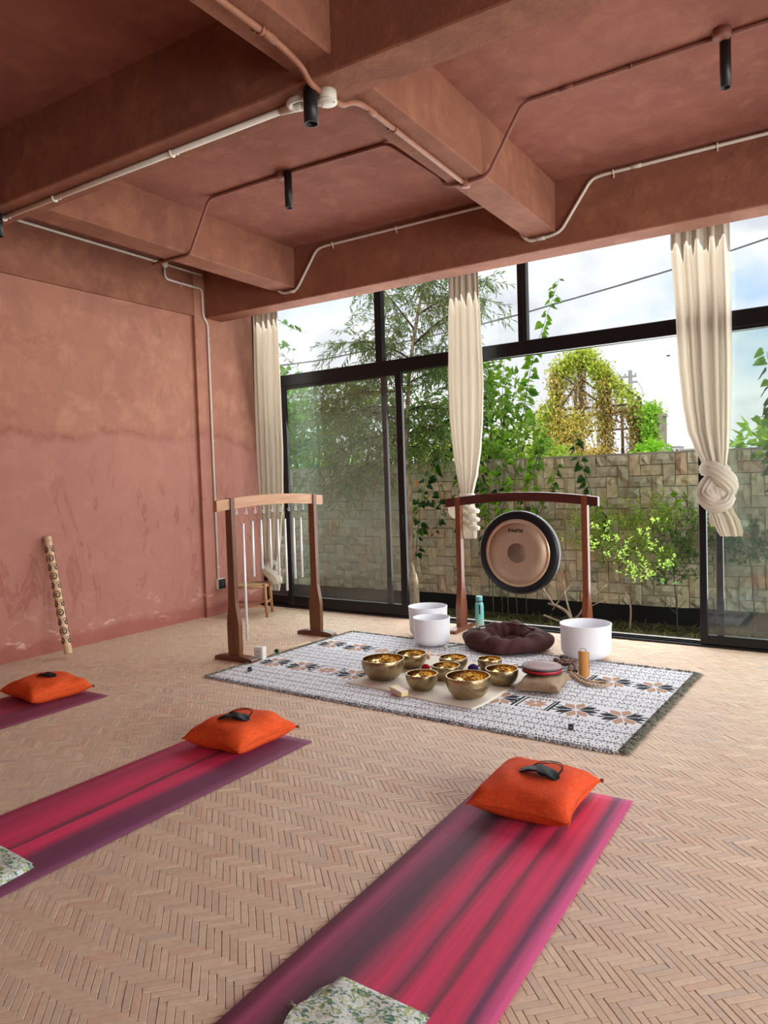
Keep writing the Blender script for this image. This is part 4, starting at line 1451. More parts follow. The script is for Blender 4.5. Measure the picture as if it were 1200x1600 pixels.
def water_bottle():
    t = thing('water_bottle', 'turquoise metal water bottle with black strap beside the gong stand', 'bottle', (-3.135, 6.665, 0.002), 0.5)
    tq = NT('turquoise_enamel')
    s = tq.sep(tq.obj())
    tq.base(tq.ramp(tq.math('MULTIPLY', s[2], 3.1), [(0.1, (0.36, 0.56, 0.52)), (0.35, (0.16, 0.54, 0.52)), (0.9, (0.13, 0.46, 0.47))]), 0.35)
    MB().lathe([(0.0, 0.0), (0.040, 0.0), (0.043, 0.004), (0.043, 0.215), (0.040, 0.240), (0.032, 0.258), (0.029, 0.264), (0.029, 0.27), (0.0, 0.27)], 32).build('body', tq.m, t, True)
    MB().lathe([(0.0, 0.272), (0.0315, 0.272), (0.033, 0.276), (0.033, 0.312), (0.030, 0.318), (0.0, 0.319)], 32).build('cap', plain('turquoise_cap', (0.13, 0.44, 0.45), 0.45), t, True)
    bk = plain('black_strap', (0.012, 0.013, 0.016), 0.6)
    MB().lathe([(0.0300, 0.262), (0.0335, 0.263), (0.0335, 0.271), (0.0300, 0.272)], 24).build('collar', bk, t, True)
    MB().bevbox(-0.007, 0.007, -0.049, -0.0445, 0.145, 0.240, 0.002).build('strap', bk, t, fix=True)
    MB().ball((0, -0.044, 0.246), 0.0045, 8, 6).build('rivet', M_STEEL, t, True)
water_bottle()

def brown_cushion():
    def fn(t):
        n = t.noise(t.obj(), 6, 5, 0.6, 0.5)
        return t.mix(n, (0.040, 0.014, 0.013), (0.085, 0.030, 0.027))
    m = cloth_mat('brown_velvet', fn, 300, 0, 0.75, 0.2)
    m.node_tree.nodes['Principled BSDF'].inputs['Sheen Weight'].default_value = 0.04
    t = thing('floor_cushion', 'dark brown round floor cushion with a sunken middle', 'cushion', (-2.545, 5.965, RUGZ - 0.001), 0.25)
    na, nr = 96, 30
    V, F = [], []
    R = random.Random(4)
    ph = [R.uniform(0, 6.28) for _ in range(10)]
    for i in range(nr):
        q = i / (nr - 1)          # around the half section, from centre top over the ring to the underside
        for k in range(na):
            a = 2 * PI * k / na
            Ro = 0.362 * (1 + 0.045 * math.cos(4 * a + 0.5) + 0.03 * math.cos(2 * a + 0.6) + 0.025 * math.cos(3 * a + ph[0]) + 0.018 * math.cos(4 * a))
            H = 0.150 * (1 + 0.12 * math.cos(a - 2.0) + 0.08 * math.cos(3 * a + ph[1]))
            if q < 0.30:
                s = q / 0.30
                r = Ro * 0.42 * s; z = H * (0.30 + 0.08 * s * s) 
            elif q < 0.85:
                s = (q - 0.30) / 0.55
                an = PI - s * PI * 1.28
                r = Ro * (0.70 + 0.30 * math.cos(an)); z = H * (0.46 + 0.54 * max(math.sin(an), -0.86))
            else:
                s = (q - 0.85) / 0.15
                r = Ro * 0.89 * (1 - s); z = 0.0
            pucker = math.cos(11 * a + 2 * math.sin(3 * a)) * 0.010 * math.exp(-((q - 0.36) / 0.10) ** 2)
            fold = 0.016 * math.sin(5 * a + 9 * q + ph[2]) * math.sin(3 * a - 7 * q + ph[3]) + 0.007 * math.sin(13 * a + 16 * q + 2 * math.sin(4 * a))
            if q >= 0.85: fold = pucker = 0
            V.append(((r + fold) * math.cos(a), (r + fold) * math.sin(a), max(0.0, z + pucker + fold)))
    for i in range(nr - 1):
        for k in range(na):
            k2 = (k + 1) % na
            F.append((i * na + k, (i + 1) * na + k, (i + 1) * na + k2, i * na + k2))
    MB().add(V, F).build('cover', m, t, True, fix=True)
    # ragged piping around the sunken top
    pts = []
    for k in range(73):
        a = 2 * PI * k / 72
        rr = 0.225 + 0.02 * math.cos(2 * a + 0.6) + 0.010 * math.sin(7 * a)
        pts.append((rr * math.cos(a), rr * math.sin(a), 0.150 * (1 + 0.10 * math.cos(a - 2.0)) + 0.002 + 0.006 * math.sin(9 * a)))
    MB().tube(pts, 0.007, 6, False).build('piping', m, t, True)
    MB().add([(-0.33, -0.03, 0.13), (-0.24, -0.17, 0.145), (-0.20, -0.15, 0.165), (-0.29, -0.01, 0.158)], [(0, 1, 2, 3)]).build('flap', m, t)
brown_cushion()

def khaki_pillow():
    def fn(t):
        n = t.noise(t.mapping(t.obj(), (60, 6, 20)), 1.5, 4, 0.6)
        return t.mix(n, (0.24, 0.165, 0.10), (0.38, 0.28, 0.18))
    m = cloth_mat('khaki_silk', fn, 300, 0, 0.6, 0.25)
    t = thing('small_pillow', 'small khaki silk pillow under the red frame drum', 'pillow', (-1.838, 4.925, RUGZ - 0.001), 0.12)
    V, F, rim = cushion_mesh(0.31, 0.40, 0.098, seed=9, pinch=0.08)
    MB().add(V, F).build('cover', m, t, True)
    MB().tube(rim + rim[:1], 0.0025, 5, False).build('seam', m, t, True)
khaki_pillow()

def frame_drum():
    t = thing('frame_drum', 'round red frame drum lying on the khaki pillow', 'drum', (-1.868, 4.985, 0.1085), 0)
    t.rotation_euler = (0.02, 0.03, 0.3)
    R = 0.140
    red = plain('red_lacquer', (0.42, 0.012, 0.022), 0.35)
    bk = plain('black_band', (0.012, 0.012, 0.014), 0.5)
    hd = NT('drum_skin'); n = hd.noise(hd.obj(), 9, 5); hd.base(hd.ramp(n, [(0.35, (0.15, 0.06, 0.06)), (0.65, (0.22, 0.12, 0.12))]), 0.5)
    MB().lathe([(R - 0.008, 0.003), (R, 0.003), (R, 0.034), (R - 0.008, 0.034)], 56, closed=True).build('hoop', red, t, True)
    MB().lathe([(R - 0.006, -0.001), (R + 0.002, -0.001), (R + 0.002, 0.007), (R - 0.006, 0.007)], 56, closed=True).build('lower_band', bk, t, True)
    MB().lathe([(R - 0.004, 0.028), (R + 0.002, 0.028), (R + 0.002, 0.037), (R - 0.004, 0.038)], 56, closed=True).build('upper_band', bk, t, True)
    MB().lathe([(0.0, 0.0375), (R * 0.6, 0.0378), (R - 0.003, 0.0382), (R - 0.003, 0.034), (0.0, 0.034)], 56).build('skin', hd.m, t, True)
frame_drum()

def wood_chime():
    t = thing('bamboo_chime', 'upright bamboo wind chime with a cord loop, in front of a crystal bowl', 'chime', (-1.675, 5.335, RUGZ), 0.4)
    bm = m_wood('bamboo_tube', (0.60, 0.30, 0.085), (0.48, 0.22, 0.055), 0.45)
    # overlapping bark wound as an open scroll
    pr = []
    for k in range(40):
        a = k / 39 * 2 * PI * 1.15
        pr.append((0.041 - 0.006 * k / 39, a))
    V, F = [], []
    zs = [(0.0, 0), (0.175, 1)]
    for lay, dr in ((0, 0), (1, -0.004)):
        for (z, top) in zs:
            for r, a in pr:
                zz = z + (0.016 * (0.5 + 0.5 * math.cos(a + 2.0)) if top else 0)
                V.append(((r + dr) * math.cos(a), (r + dr) * math.sin(a), zz))
    n = 40
    for i in range(n - 1):
        F.append((i, i + 1, n + i + 1, n + i)); F.append((2 * n + i + 1, 2 * n + i, 3 * n + i, 3 * n + i + 1))
        F.append((n + i, n + i + 1, 3 * n + i + 1, 3 * n + i)); F.append((i + 1, i, 2 * n + i, 2 * n + i + 1))
    F += [(0, n, 3 * n, 2 * n), (n - 1, 3 * n - 1, 4 * n - 1, 2 * n - 1)]
    MB().add(V, F).build('bark_tube', bm, t, False, fix=True)
    MB().lathe([(0.0, 0.155), (0.033, 0.155), (0.033, 0.160), (0.0, 0.160)], 24).build('top_disc', plain('dark_wood_disc', (0.14, 0.06, 0.025), 0.6), t, True)
    lp = smooth_path([(-0.02, 0, 0.162), (-0.026, 0.0, 0.188), (-0.004, 0.0, 0.207), (0.018, 0.004, 0.195), (0.012, 0.004, 0.172), (-0.012, 0.01, 0.168), (0.024, 0.012, 0.176)], 6)
    MB().tube(lp, 0.0022, 5).build('cord_loop', plain('brown_cord', (0.16, 0.09, 0.045), 0.8), t, True)
wood_chime()

def seed_rattle():
    t = thing('seed_rattle', 'string of brown seed pods with a braided rope handle', 'rattle', (-1.85, 5.42, RUGZ))
    R = random.Random(8)
    mp = [plain('seed_pod_%s' % n_, c, 0.55, vary=0.3) for n_, c in (('plum', (0.17, 0.075, 0.065)), ('brown', (0.15, 0.075, 0.04)), ('dark', (0.06, 0.035, 0.025)), ('tan', (0.42, 0.27, 0.15)))]
    spots = [(-0.22, 0.06), (-0.165, 0.03), (-0.135, 0.075), (-0.10, 0.04), (-0.06, 0.09), (-0.11, 0.13), (-0.055, 0.04), (-0.02, 0.06), (-0.03, 0.115), (0.02, 0.03), (0.01, 0.085), (0.05, 0.0),
             (0.045, 0.05), (0.085, -0.03), (0.08, 0.02), (0.10, -0.075), (0.065, -0.05), (-0.08, 0.19), (-0.02, 0.17), (0.03, 0.15), (-0.09, 0.23), (0.08, -0.11)]
    for k, (x, y) in enumerate(spots):
        m = MB()
        z = 0.022 + R.uniform(0, 0.022)
        m.ball((x, y, z), 0.021 * R.uniform(0.8, 1.15), 9, 7, (1.25, 0.9, 0.85), 0.10)
        o = m.build('seed_pod', mp[R.choice([0, 0, 1, 1, 2, 2, 3])], t, True)
    for k in range(14):
        m = MB()
        x, y = R.choice(spots); a = R.uniform(0, 6.28); L_ = R.uniform(0.03, 0.07)
        m.tube(smooth_path([(x, y, 0.03), (x + L_ * 0.5 * math.cos(a), y + L_ * 0.5 * math.sin(a), 0.045), (x + L_ * math.cos(a), y + L_ * math.sin(a), 0.012)], 4), 0.0045, 5)
        m.build('husk', mp[3], t, True)
    rp = smooth_path([(0.06, -0.10, 0.03), (0.12, -0.165, 0.022), (0.19, -0.25, 0.014), (0.27, -0.325, 0.013), (0.35, -0.335, 0.013), (0.40, -0.285, 0.013), (0.36, -0.245, 0.014), (0.27, -0.27, 0.016), (0.20, -0.215, 0.018), (0.12, -0.14, 0.026)], 10)
    m = MB()
    for s in (0, 1):
        q = []
        for k, p in enumerate(rp):
            a = k * 0.9 + s * PI
            q.append(p + Vector((0.006 * math.cos(a), 0.006 * math.cos(a), 0.005 * math.sin(a))))
        m.tube(q, 0.0075, 6)
    m.build('rope_handle', plain('hemp_rope', (0.48, 0.36, 0.24), 0.9), t, True)
seed_rattle()

# ================================================================== RAIN STICK, STOOL, WALL SOCKET
def rain_stick():
    foot = Vector((-5.955, 4.015, 0.036)); top = Vector((-6.243, 4.052, 1.085))
    d = top - foot; L_ = d.length
    t = thing('rain_stick', 'carved bamboo rain stick with dark scroll pattern leaning on the wall', 'rain stick', foot)
    t.rotation_mode = 'QUATERNION'; t.rotation_quaternion = d.to_track_quat('Z', 'Y')
    r = 0.034
    tb = NT('pale_bamboo'); n = tb.noise(tb.mapping(tb.obj(), (30, 30, 2)), 1.5, 4); tb.base(tb.ramp(n, [(0.3, (0.55, 0.36, 0.20)), (0.7, (0.72, 0.52, 0.33))]), 0.5)
    MB().lathe([(0.0, 0.0), (r * 0.96, 0.0), (r, 0.01), (r * 0.97, L_ * 0.3), (r * 1.0, L_ * 0.6), (r * 0.97, L_ - 0.04), (r * 1.05, L_ - 0.012), (r, L_), (0.0, L_)], 24).build('bamboo', tb.m, t, True)
    dk = plain('burnt_pattern', (0.045, 0.022, 0.010), 0.7)
    # spirals burnt around the tube, slightly proud
    for k in range(11):
        z0 = 0.085 + k * (L_ - 0.16) / 11
        m = MB()
        for a0 in (0.0, 2.1, 4.2):
            a0 += 1.05 * (k % 2)
            pts, rs = [], []
            for q in range(26):
                th = q / 25 * 2 * PI * 1.45
                rad = 0.005 + 0.026 * q / 25
                ang = a0 + rad * math.cos(th) / r; z = z0 + 0.036 + rad * 1.15 * math.sin(th)
                pts.append(((r * 1.0) * math.cos(ang), (r * 1.0) * math.sin(ang), z)); rs.append(0.0024 + 0.0036 * math.sin(q / 25 * PI))
            m.tube(pts, rs, 5)
        m.build('scroll_band', dk, t, True)
    rw = plain('raffia_wrap', (0.62, 0.45, 0.27), 0.8)
    for z0 in (0.012, L_ - 0.055):
        m = MB()
        for k in range(5):
            m.lathe([(r * 0.99, z0 + k * 0.009), (r * 1.07, z0 + k * 0.009 + 0.0045), (r * 0.99, z0 + k * 0.009 + 0.009)], 20)
        m.build('raffia_wrap', rw, t, True)
rain_stick()

def stool():
    t = thing('stool', 'low light-brown wooden stool with woven seat behind the chime stand', 'stool', (-5.865, 6.31, 0), 0.55)
    m = m_wood('stool_wood', (0.46, 0.24, 0.105), (0.36, 0.17, 0.07), 0.5)
    h, a, b = 0.375, 0.205, 0.165
    for sx in (-1, 1):
        for sy in (-1, 1):
            MB().tube([(sx * a * 1.06, sy * b * 1.06, 0.0), (sx * a, sy * b, h * 0.6), (sx * a * 0.97, sy * b * 0.97, h)], [0.016, 0.020, 0.019], 10).build('leg', m, t, True)
    for sx in (-1, 1):
        MB().tube([(sx * a, -b, 0.155), (sx * a, b, 0.155)], 0.011, 8).build('stretcher', m, t, True)
        MB().tube([(sx * a, -b, h - 0.03), (sx * a, b, h - 0.03)], 0.015, 8).build('seat_rail', m, t, True)
        MB().tube([(-a, sx * b, 0.125), (a, sx * b, 0.125)], 0.011, 8).build('stretcher', m, t, True)
        MB().tube([(-a, sx * b, h - 0.03), (a, sx * b, h - 0.03)], 0.015, 8).build('seat_rail', m, t, True)
    mw = plain('woven_rush', (0.50, 0.33, 0.18), 0.85)
    s = MB()
    for k in range(22):
        x = -a + 0.012 + k * (2 * a - 0.024) / 21
        s.tube([(x, -b, h - 0.014), (x, 0, h - 0.022), (x, b, h - 0.014)], 0.0095, 6)
    s.build('woven_seat', mw, t, True)
stool()

def wall_socket():
    t = thing('wall_socket', 'white and black socket box at the foot of the wall conduit', 'socket', (-6.239, 6.19, 0.30))
    MB().bevbox(0.0, 0.045, -0.055, 0.06, 0, 0.125, 0.004).build('box', plain('box_white', (0.70, 0.68, 0.64), 0.5, vary=0.05), t, fix=True)
    MB().bevbox(0.045, 0.055, -0.05, 0.055, 0.006, 0.119, 0.002).build('cover_plate', plain('cover_black', (0.015, 0.015, 0.016), 0.35), t, fix=True)
    MB().bevbox(0.055, 0.060, -0.015, 0.02, 0.035, 0.09, 0.001).build('socket_insert', plain('insert_black', (0.03, 0.03, 0.032), 0.4), t, fix=True)
wall_socket()

# ================================================================== CONDUITS AND SPOTLIGHTS
M_PVC = plain('white_pvc', (0.70, 0.66, 0.58), 0.45, vary=0.08)
M_PVCP = plain('painted_pvc', (0.33, 0.14, 0.082), 0.6, vary=0.15)
M_PVCC = plain('painted_pvc_dark', (0.25, 0.095, 0.068), 0.6, vary=0.15)
def conduit(label, runs, mat_, r=0.014, clips=(), bend=0.05, couplers=()):
    t = thing('conduit', label, 'conduit', runs[0][0])
    o = Vector(runs[0][0])
    for pts in runs:
        MB().tube([p - o for p in round_path(pts, bend)], r, 10).build('pipe', mat_, t, True)
    for (p, d, n) in clips:      # position, pipe direction, surface normal
        p = Vector(p) - o; d = Vector(d).normalized(); n = Vector(n).normalized(); s = d.cross(n)
        m = MB()
        ring = [p + (s * math.cos(a) + n * math.sin(a)) * (r * 1.25) for a in [k * PI / 6 - PI * 0.17 for k in range(9)]]
        m.tube(ring, r * 0.42, 6)
        m.tube([ring[0], ring[0] + s * r * 1.4 - n * r * 0.3], r * 0.42, 6)
        m.ball(ring[0] + s * r * 1.5, r * 0.55, 8, 6)
        m.build('clip', mat_, t, True)
    for (p, d) in couplers:
        p = Vector(p) - o; d = Vector(d).normalized()
        MB().tube([p - d * 0.04, p - d * 0.038, p + d * 0.038, p + d * 0.04], [r, r * 1.22, r * 1.22, r], 10).build('coupler', mat_, t, True)
    return t
X1, Y1, Z1 = (1, 0, 0), (0, 1, 0), (0, 0, 1)
ZB = 3.464 - 0.017
conduit('white conduit running along the underside of the main beam', [[(-5.6, 3.075, ZB), (-2.50, 3.075, ZB)]], M_PVC, 0.016,
        [((-4.46, 3.075, ZB), X1, (0, 0, -1)), ((-3.33, 3.075, ZB), X1, (0, 0, -1)), ((-5.05, 3.075, ZB), X1, (0, 0, -1))])
conduit('painted conduit under the near cross beam, bending down to the junction box',
        [[(-2.22, 1.0, 3.532), (-2.22, 2.72, 3.532), (-2.22, 2.90, 3.50), (-2.22, 2.945, 3.452), (-2.225, 3.04, 3.446)]], M_PVCP, 0.016,
        [((-2.22, 2.60, 3.532), Y1, (0, 0, -1))], 0.06, [((-2.22, 2.66, 3.532), Y1)])
conduit('painted conduit along the underside of the middle cross beam',
        [[(-2.215, 3.13, 3.446), (-2.215, 3.215, 3.446), (-2.215, 3.30, 3.50), (-2.215, 3.40, 3.532), (-2.24, 4.70, 3.532)]], M_PVCP, 0.015,
        [((-2.222, 3.75, 3.532), Y1, (0, 0, -1))], 0.05, [((-2.217, 3.50, 3.532), Y1)])
YC, ZC = 4.665, 3.956 - 0.014
conduit('painted conduit crossing the ceiling over the cross beams to the spotlights',
        [[(-5.35, 4.65, 3.535), (-4.93, YC, 3.535), (-4.885, YC, 3.545), (-4.585, YC - 0.04, ZC), (-3.70, YC - 0.04, ZC), (-2.82, YC, ZC), (-2.40, YC, 3.60), (-2.37, YC + 0.02, 3.533), (-2.26, YC + 0.04, 3.533),
          (-2.06, YC + 0.03, 3.535), (-1.80, YC + 0.03, ZC), (-0.60, YC, ZC), (1.0, YC, ZC)]], M_PVCC, 0.013,
        [((-1.10, YC + 0.01, ZC), X1, (0, 0, -1)), ((-3.2, YC - 0.02, ZC), X1, (0, 0, -1))], 0.06, [((-1.5, YC + 0.02, ZC), X1)])
jb = thing('junction_box', 'small painted junction disc under the middle cross beam', 'junction box', (-2.235, 4.715, 3.548))
MB().lathe([(0.0, -0.040), (0.034, -0.040), (0.036, -0.036), (0.036, 0.0), (0.0, 0.0)], 20).build('body', M_PVCP, jb, True)
MB().ball((0.015, -0.01, -0.041), 0.004, 6, 4).build('screw', M_PVCP, jb, True)
YF = 6.15 - 0.017
conduit('white conduit on the window beam, dipping under both cross beam ends',
        [[(-6.05, YF, 3.905), (-5.19, YF, 3.905), (-5.145, YF, 3.56), (-5.06, YF, 3.512), (-4.905, YF, 3.515), (-4.86, YF, 3.545), (-4.60, YF, 3.885), (-4.50, YF, 3.900), (-2.45, YF, 3.905), (-2.40, YF, 3.59),
          (-2.33, YF, 3.512), (-2.13, YF, 3.522), (-2.04, YF, 3.545), (-1.78, YF, 3.905), (-1.70, YF, 3.920), (2.0, YF, 3.935)]], M_PVC, 0.0135,
        [((-3.65, YF, 3.902), X1, (0, -1, 0)), ((-4.40, YF, 3.900), X1, (0, -1, 0)), ((-1.60, YF, 3.920), X1, (0, -1, 0)), ((-0.83, YF, 3.927), X1, (0, -1, 0))], 0.05,
        [((-1.42, YF, 3.922), X1), ((-4.95, YF, 3.514), X1), ((-2.22, YF, 3.517), X1)])
XW = -6.239 + 0.015
conduit('white conduit on the terracotta wall beam, dropping down the pilaster to a socket',
        [[(XW, -3.5, 3.930), (XW, 5.56, 3.908)], [(XW, 5.56, 3.908), (XW, 6.0, 3.903), (XW, 6.10, 3.905)],
         [(XW, 5.565, 3.90), (XW, 5.568, 3.752), (XW, 5.75, 3.748), (XW, 6.10, 3.745), (XW, 6.104, 3.44), (XW, 6.168, 3.36), (XW, 6.168, 3.25), (XW, 6.168, 0.42)]], M_PVC, 0.0125,
        [((XW, 5.42, 3.910), Y1, (1, 0, 0)), ((XW, 5.80, 3.748), Y1, (1, 0, 0)), ((XW, 6.168, 3.20), Z1, (1, 0, 0)), ((XW, 6.168, 2.02), Z1, (1, 0, 0)), ((XW, 6.168, 0.56), Z1, (1, 0, 0))], 0.05,
        [((XW, 5.92, 3.746), Y1)])
jb = thing('junction_box', 'round white junction box on the terracotta wall beam', 'junction box', (-6.239, 5.565, 3.905))
MB().lathe([(0.0, 0.0), (0.040, 0.0), (0.040, 0.034), (0.038, 0.038), (0.0, 0.038)], 20, axis='X').build('body', M_PVC, jb, True)
for a in (0.8, 3.9):
    MB().ball((0.039, 0.024 * math.cos(a), 0.024 * math.sin(a)), 0.004, 6, 4).build('screw', M_STEEL, jb, True)
jb = thing('junction_box', 'white round junction box under the main beam beside the spotlight', 'junction box', (-2.215, 3.085, 3.464))
MB().lathe([(0.0, -0.05), (0.046, -0.05), (0.049, -0.046), (0.049, 0.0), (0.0, 0.0)], 24).build('body', M_PVC, jb, True)
MB().lathe([(0.0, -0.058), (0.050, -0.058), (0.052, -0.054), (0.052, -0.050), (0.0, -0.050)], 24).build('lid', M_PVC, jb, True)
for s in (-1, 1):
    MB().ball((s * 0.038, 0.01, -0.058), 0.005, 8, 5).build('screw', M_STEEL, jb, True)
MB().tube(smooth_path([(-0.04, 0.02, -0.028), (-0.10, 0.012, -0.03), (-0.17, 0.0, -0.03), (-0.205, -0.035, -0.03), (-0.18, -0.075, -0.03), (-0.12, -0.08, -0.03), (-0.06, -0.05, -0.03), (-0.03, -0.02, -0.03)], 6), 0.016, 10).build('loop_elbow', M_PVC, jb, True)
MB().tube([(-0.29, -0.01, -0.017), (-0.22, -0.01, -0.020), (-0.16, 0.0, -0.026)], [0.020, 0.024, 0.022], 10).build('reducer', M_PVC, jb, True)

M_SPOT = plain('black_spotlight', (0.010, 0.010, 0.012), 0.45, vary=0.1)
def spotlight(x, y, z, L_, r, label, box=None):
    t = thing('ceiling_spotlight', label, 'spotlight', (x, y, z), 0, 'black tube spotlights under the ceiling')
    MB().lathe([(0.0, -0.012), (r * 0.6, -0.012), (r * 0.6, 0.0), (0.0, 0.0)], 20).build('mount', M_SPOT, t, True)
    MB().lathe([(r * 0.82, -L_ + 0.03), (r * 0.86, -L_), (r, -L_), (r, -0.012), (0.0, -0.010)], 28).build('tube', M_SPOT, t, True)
    MB().lathe([(0.0, -L_ + 0.028), (r * 0.84, -L_ + 0.03)], 20).build('lens', plain('dark_lens', (0.05, 0.05, 0.055), 0.2), t, True)
    if box is not None:
        bx_, by_ = box
        b = MB().lathe([(0.0, -0.034), (0.046, -0.034), (0.050, -0.028), (0.050, 0.014), (0.0, 0.014)], 8).build('ceiling_box', M_PVCC, t, True)
        b.location = (bx_, by_, 0.0)
    return t
spotlight(-3.705, 4.60, 3.942, 0.285, 0.030, 'black tube spotlight in the left ceiling bay above the chime stand', (-0.075, 0.02))
spotlight(-0.585, 4.676, 3.942, 0.285, 0.030, 'black tube spotlight at the upper right of the ceiling', (-0.01, -0.055))
spotlight(-2.255, 3.00, 3.462, 0.180, 0.036, 'black tube spotlight beside the white junction box on the main beam')
spotlight(-5.03, 3.01, 3.462, 0.165, 0.036, 'black tube spotlight cut off at the left edge of the picture')

# ================================================================== CURTAINS
def m_curtain():
    t = NT('cream_muslin')
    n = t.noise(t.mapping(t.obj(), (30, 30, 3)), 1.5, 4)
    c = t.mix(n, (0.76, 0.71, 0.62), (0.82, 0.78, 0.70))
    t.base(c, 0.95, 0, 0.1)
    t.bump(t.math('ADD', t.wave(t.obj(), 420, 1, 'Z'), t.wave(t.obj(), 420, 1, 'X')), 0.15, 0.001)
    tr_ = t.new('ShaderNodeBsdfTranslucent'); t.put(tr_.inputs['Color'], c)
    mx = t.new('ShaderNodeMixShader'); mx.inputs[0].default_value = 0.45
    t.link(t.b.outputs[0], mx.inputs[1]); t.link(tr_.outputs[0], mx.inputs[2])
    t.link(mx.outputs[0], t.out.inputs['Surface'])
    return t.m
M_CURT = m_curtain()
def interp_rows(rows, n):
    rows = sorted(rows, key=lambda r: -r[0])
    out = []
    z = np.array([r[0] for r in rows])
    for k in range(n + 1):
        zz = z[0] + (z[-1] - z[0]) * k / n
        i = min(max(int(np.searchsorted(-z, -zz) - 1), 0), len(rows) - 2)
        t_ = (z[i] - zz) / max(z[i] - z[i + 1], 1e-6)
        t_ = min(max(t_, 0), 1); t_ = t_ * t_ * (3 - 2 * t_) * 0.5 + t_ * 0.5
        out.append((zz,) + tuple(rows[i][c] * (1 - t_) + rows[i + 1][c] * t_ for c in range(1, len(rows[0]))))
    return out
def drape(name, parent, rows, folds, seed, y0, o=(0, 0, 0), nu=150, nv=70, mat_=None):
    """rows: (z, x_left, x_right, fold depth)"""
    R = random.Random(seed)
    ph = [R.uniform(0, 6.28) for _ in range(6)]
    V, F = [], []
    R_ = interp_rows(rows, nv)
    for (z, xl, xr, am) in R_:
        for i in range(nu + 1):
            u = i / nu
            w_ = u + 0.018 * math.sin(2 * PI * 2.3 * u + ph[0]) + 0.01 * math.sin(2 * PI * 5 * u + ph[1])
            f = math.sin(2 * PI * folds * w_ + ph[2] + 0.25 * math.sin(z * 2.1 + 5 * u)) + 0.45 * math.sin(2 * PI * folds * 1.73 * w_ + ph[3] + 0.4 * z) + 0.2 * math.sin(2 * PI * folds * 3.1 * w_ + ph[4])
            x = xl + (xr - xl) * u + am * 0.25 * math.cos(2 * PI * folds * w_ + ph[2])
            V.append((x - o[0], y0 + am * f * 0.62 - o[1], z - o[2]))
    for j in range(nv):
        for i in range(nu):
            a = j * (nu + 1) + i
            F.append((a, a + 1, a + nu + 2, a + nu + 1))
    ob = MB().add(V, F).build(name, mat_ or M_CURT, parent, True)
    so = ob.modifiers.new('thickness', 'SOLIDIFY'); so.thickness = 0.0016
    return ob
YCU = 6.62
# left curtain, its end bundled on the stool
c1 = thing('curtain', 'cream curtain in the far corner with its end bundled on the stool', 'curtain', (-5.75, YCU, 0.3), 0, 'cream muslin curtains')
o1 = (-5.75, YCU, 0.3)
drape('panel', c1, [(3.66, -5.92, -5.55, 0.022), (3.40, -5.925, -5.55, 0.026), (2.6, -5.94, -5.54, 0.032), (1.9, -5.945, -5.535, 0.035), (1.3, -5.935, -5.56, 0.035), (0.85, -5.93, -5.62, 0.035), (0.62, -5.90, -5.68, 0.035), (0.50, -5.87, -5.72, 0.03)], 5, 1, YCU, o1)
m = MB()
m.tube(smooth_path([(-0.13, -0.06, 0.26), (-0.06, -0.10, 0.21), (0.03, -0.10, 0.15), (0.10, -0.10, 0.10), (0.13, -0.11, 0.05)], 6), [0.03] * 5 + [0.055] * 8 + [0.065] * 8 + [0.055] * 4, 26, True, None, 7, 0.12)
m.build('bundled_end', M_CURT, c1, True)
m = MB()
m.tube(smooth_path([(0.05, -0.04, 0.30), (-0.05, -0.09, 0.24), (-0.10, -0.05, 0.17), (0.0, 0.0, 0.14), (0.07, -0.02, 0.22)], 6), [0.035] * 25, 22, True, None, 6, 0.14)
m.build('knot', M_CURT, c1, True)
drape('tail', c1, [(0.44, -5.90, -5.74, 0.02), (0.34, -5.90, -5.70, 0.025), (0.24, -5.84, -5.72, 0.02)], 3, 8, YCU + 0.03, o1, 60, 14)
for k in range(9):
    MB().tube([(-0.165 + 0.045 * k, 0, 3.40), (-0.165 + 0.045 * k, 0, 3.345)], 0.003, 5).build('hook', M_STEEL, c1)

# middle curtain, tied behind the gong stand
c2 = thing('curtain', 'cream curtain tied up behind the left end of the gong stand', 'curtain', (-3.23, YCU + 0.03, 0.9), 0, 'cream muslin curtains')
o2 = (-3.23, YCU + 0.03, 0.9)
drape('panel', c2, [(3.66, -3.375, -3.045, 0.020), (3.40, -3.38, -3.035, 0.024), (2.9, -3.40, -3.02, 0.03), (2.45, -3.415, -3.01, 0.034), (2.1, -3.41, -3.025, 0.036), (1.8, -3.385, -3.055, 0.038), (1.55, -3.345, -3.10, 0.038), (1.42, -3.315, -3.14, 0.034), (1.335, -3.30, -3.165, 0.028)], 5.5, 2, YCU + 0.03, o2)
MB().lathe([(0.070, 0.42), (0.080, 0.435), (0.070, 0.45)], 24, (0, 0, 0)).build('tie', M_CURT, c2, True)
drape('tail', c2, [(1.335, -3.30, -3.165, 0.026), (1.24, -3.33, -3.15, 0.034), (1.12, -3.345, -3.135, 0.036), (1.02, -3.31, -3.13, 0.034), (0.895, -3.265, -3.14, 0.026)], 4, 6, YCU + 0.04, o2, 90, 40)
m = MB()
m.tube(smooth_path([(-0.03, -0.03, 0.41), (-0.12, -0.02, 0.33), (-0.175, 0.0, 0.28), (-0.14, 0.02, 0.22), (-0.06, 0.02, 0.20)], 6), [0.015] * 4 + [0.035] * 14 + [0.028] * 7, 20, True, None, 6, 0.15)
m.build('loop', M_CURT, c2, True)
for k in range(3):
    m = MB()
    zc = 0.30 - 0.085 * k
    m.tube(smooth_path([(-0.02, -0.045, zc + 0.03), (0.04, -0.058, zc), (0.095, -0.03, zc - 0.025), (0.10, 0.03, zc - 0.03)], 6), [0.02] * 6 + [0.03] * 7 + [0.022] * 6, 18, True, None, 5, 0.12)
    m.build('ruffle', M_CURT, c2, True)

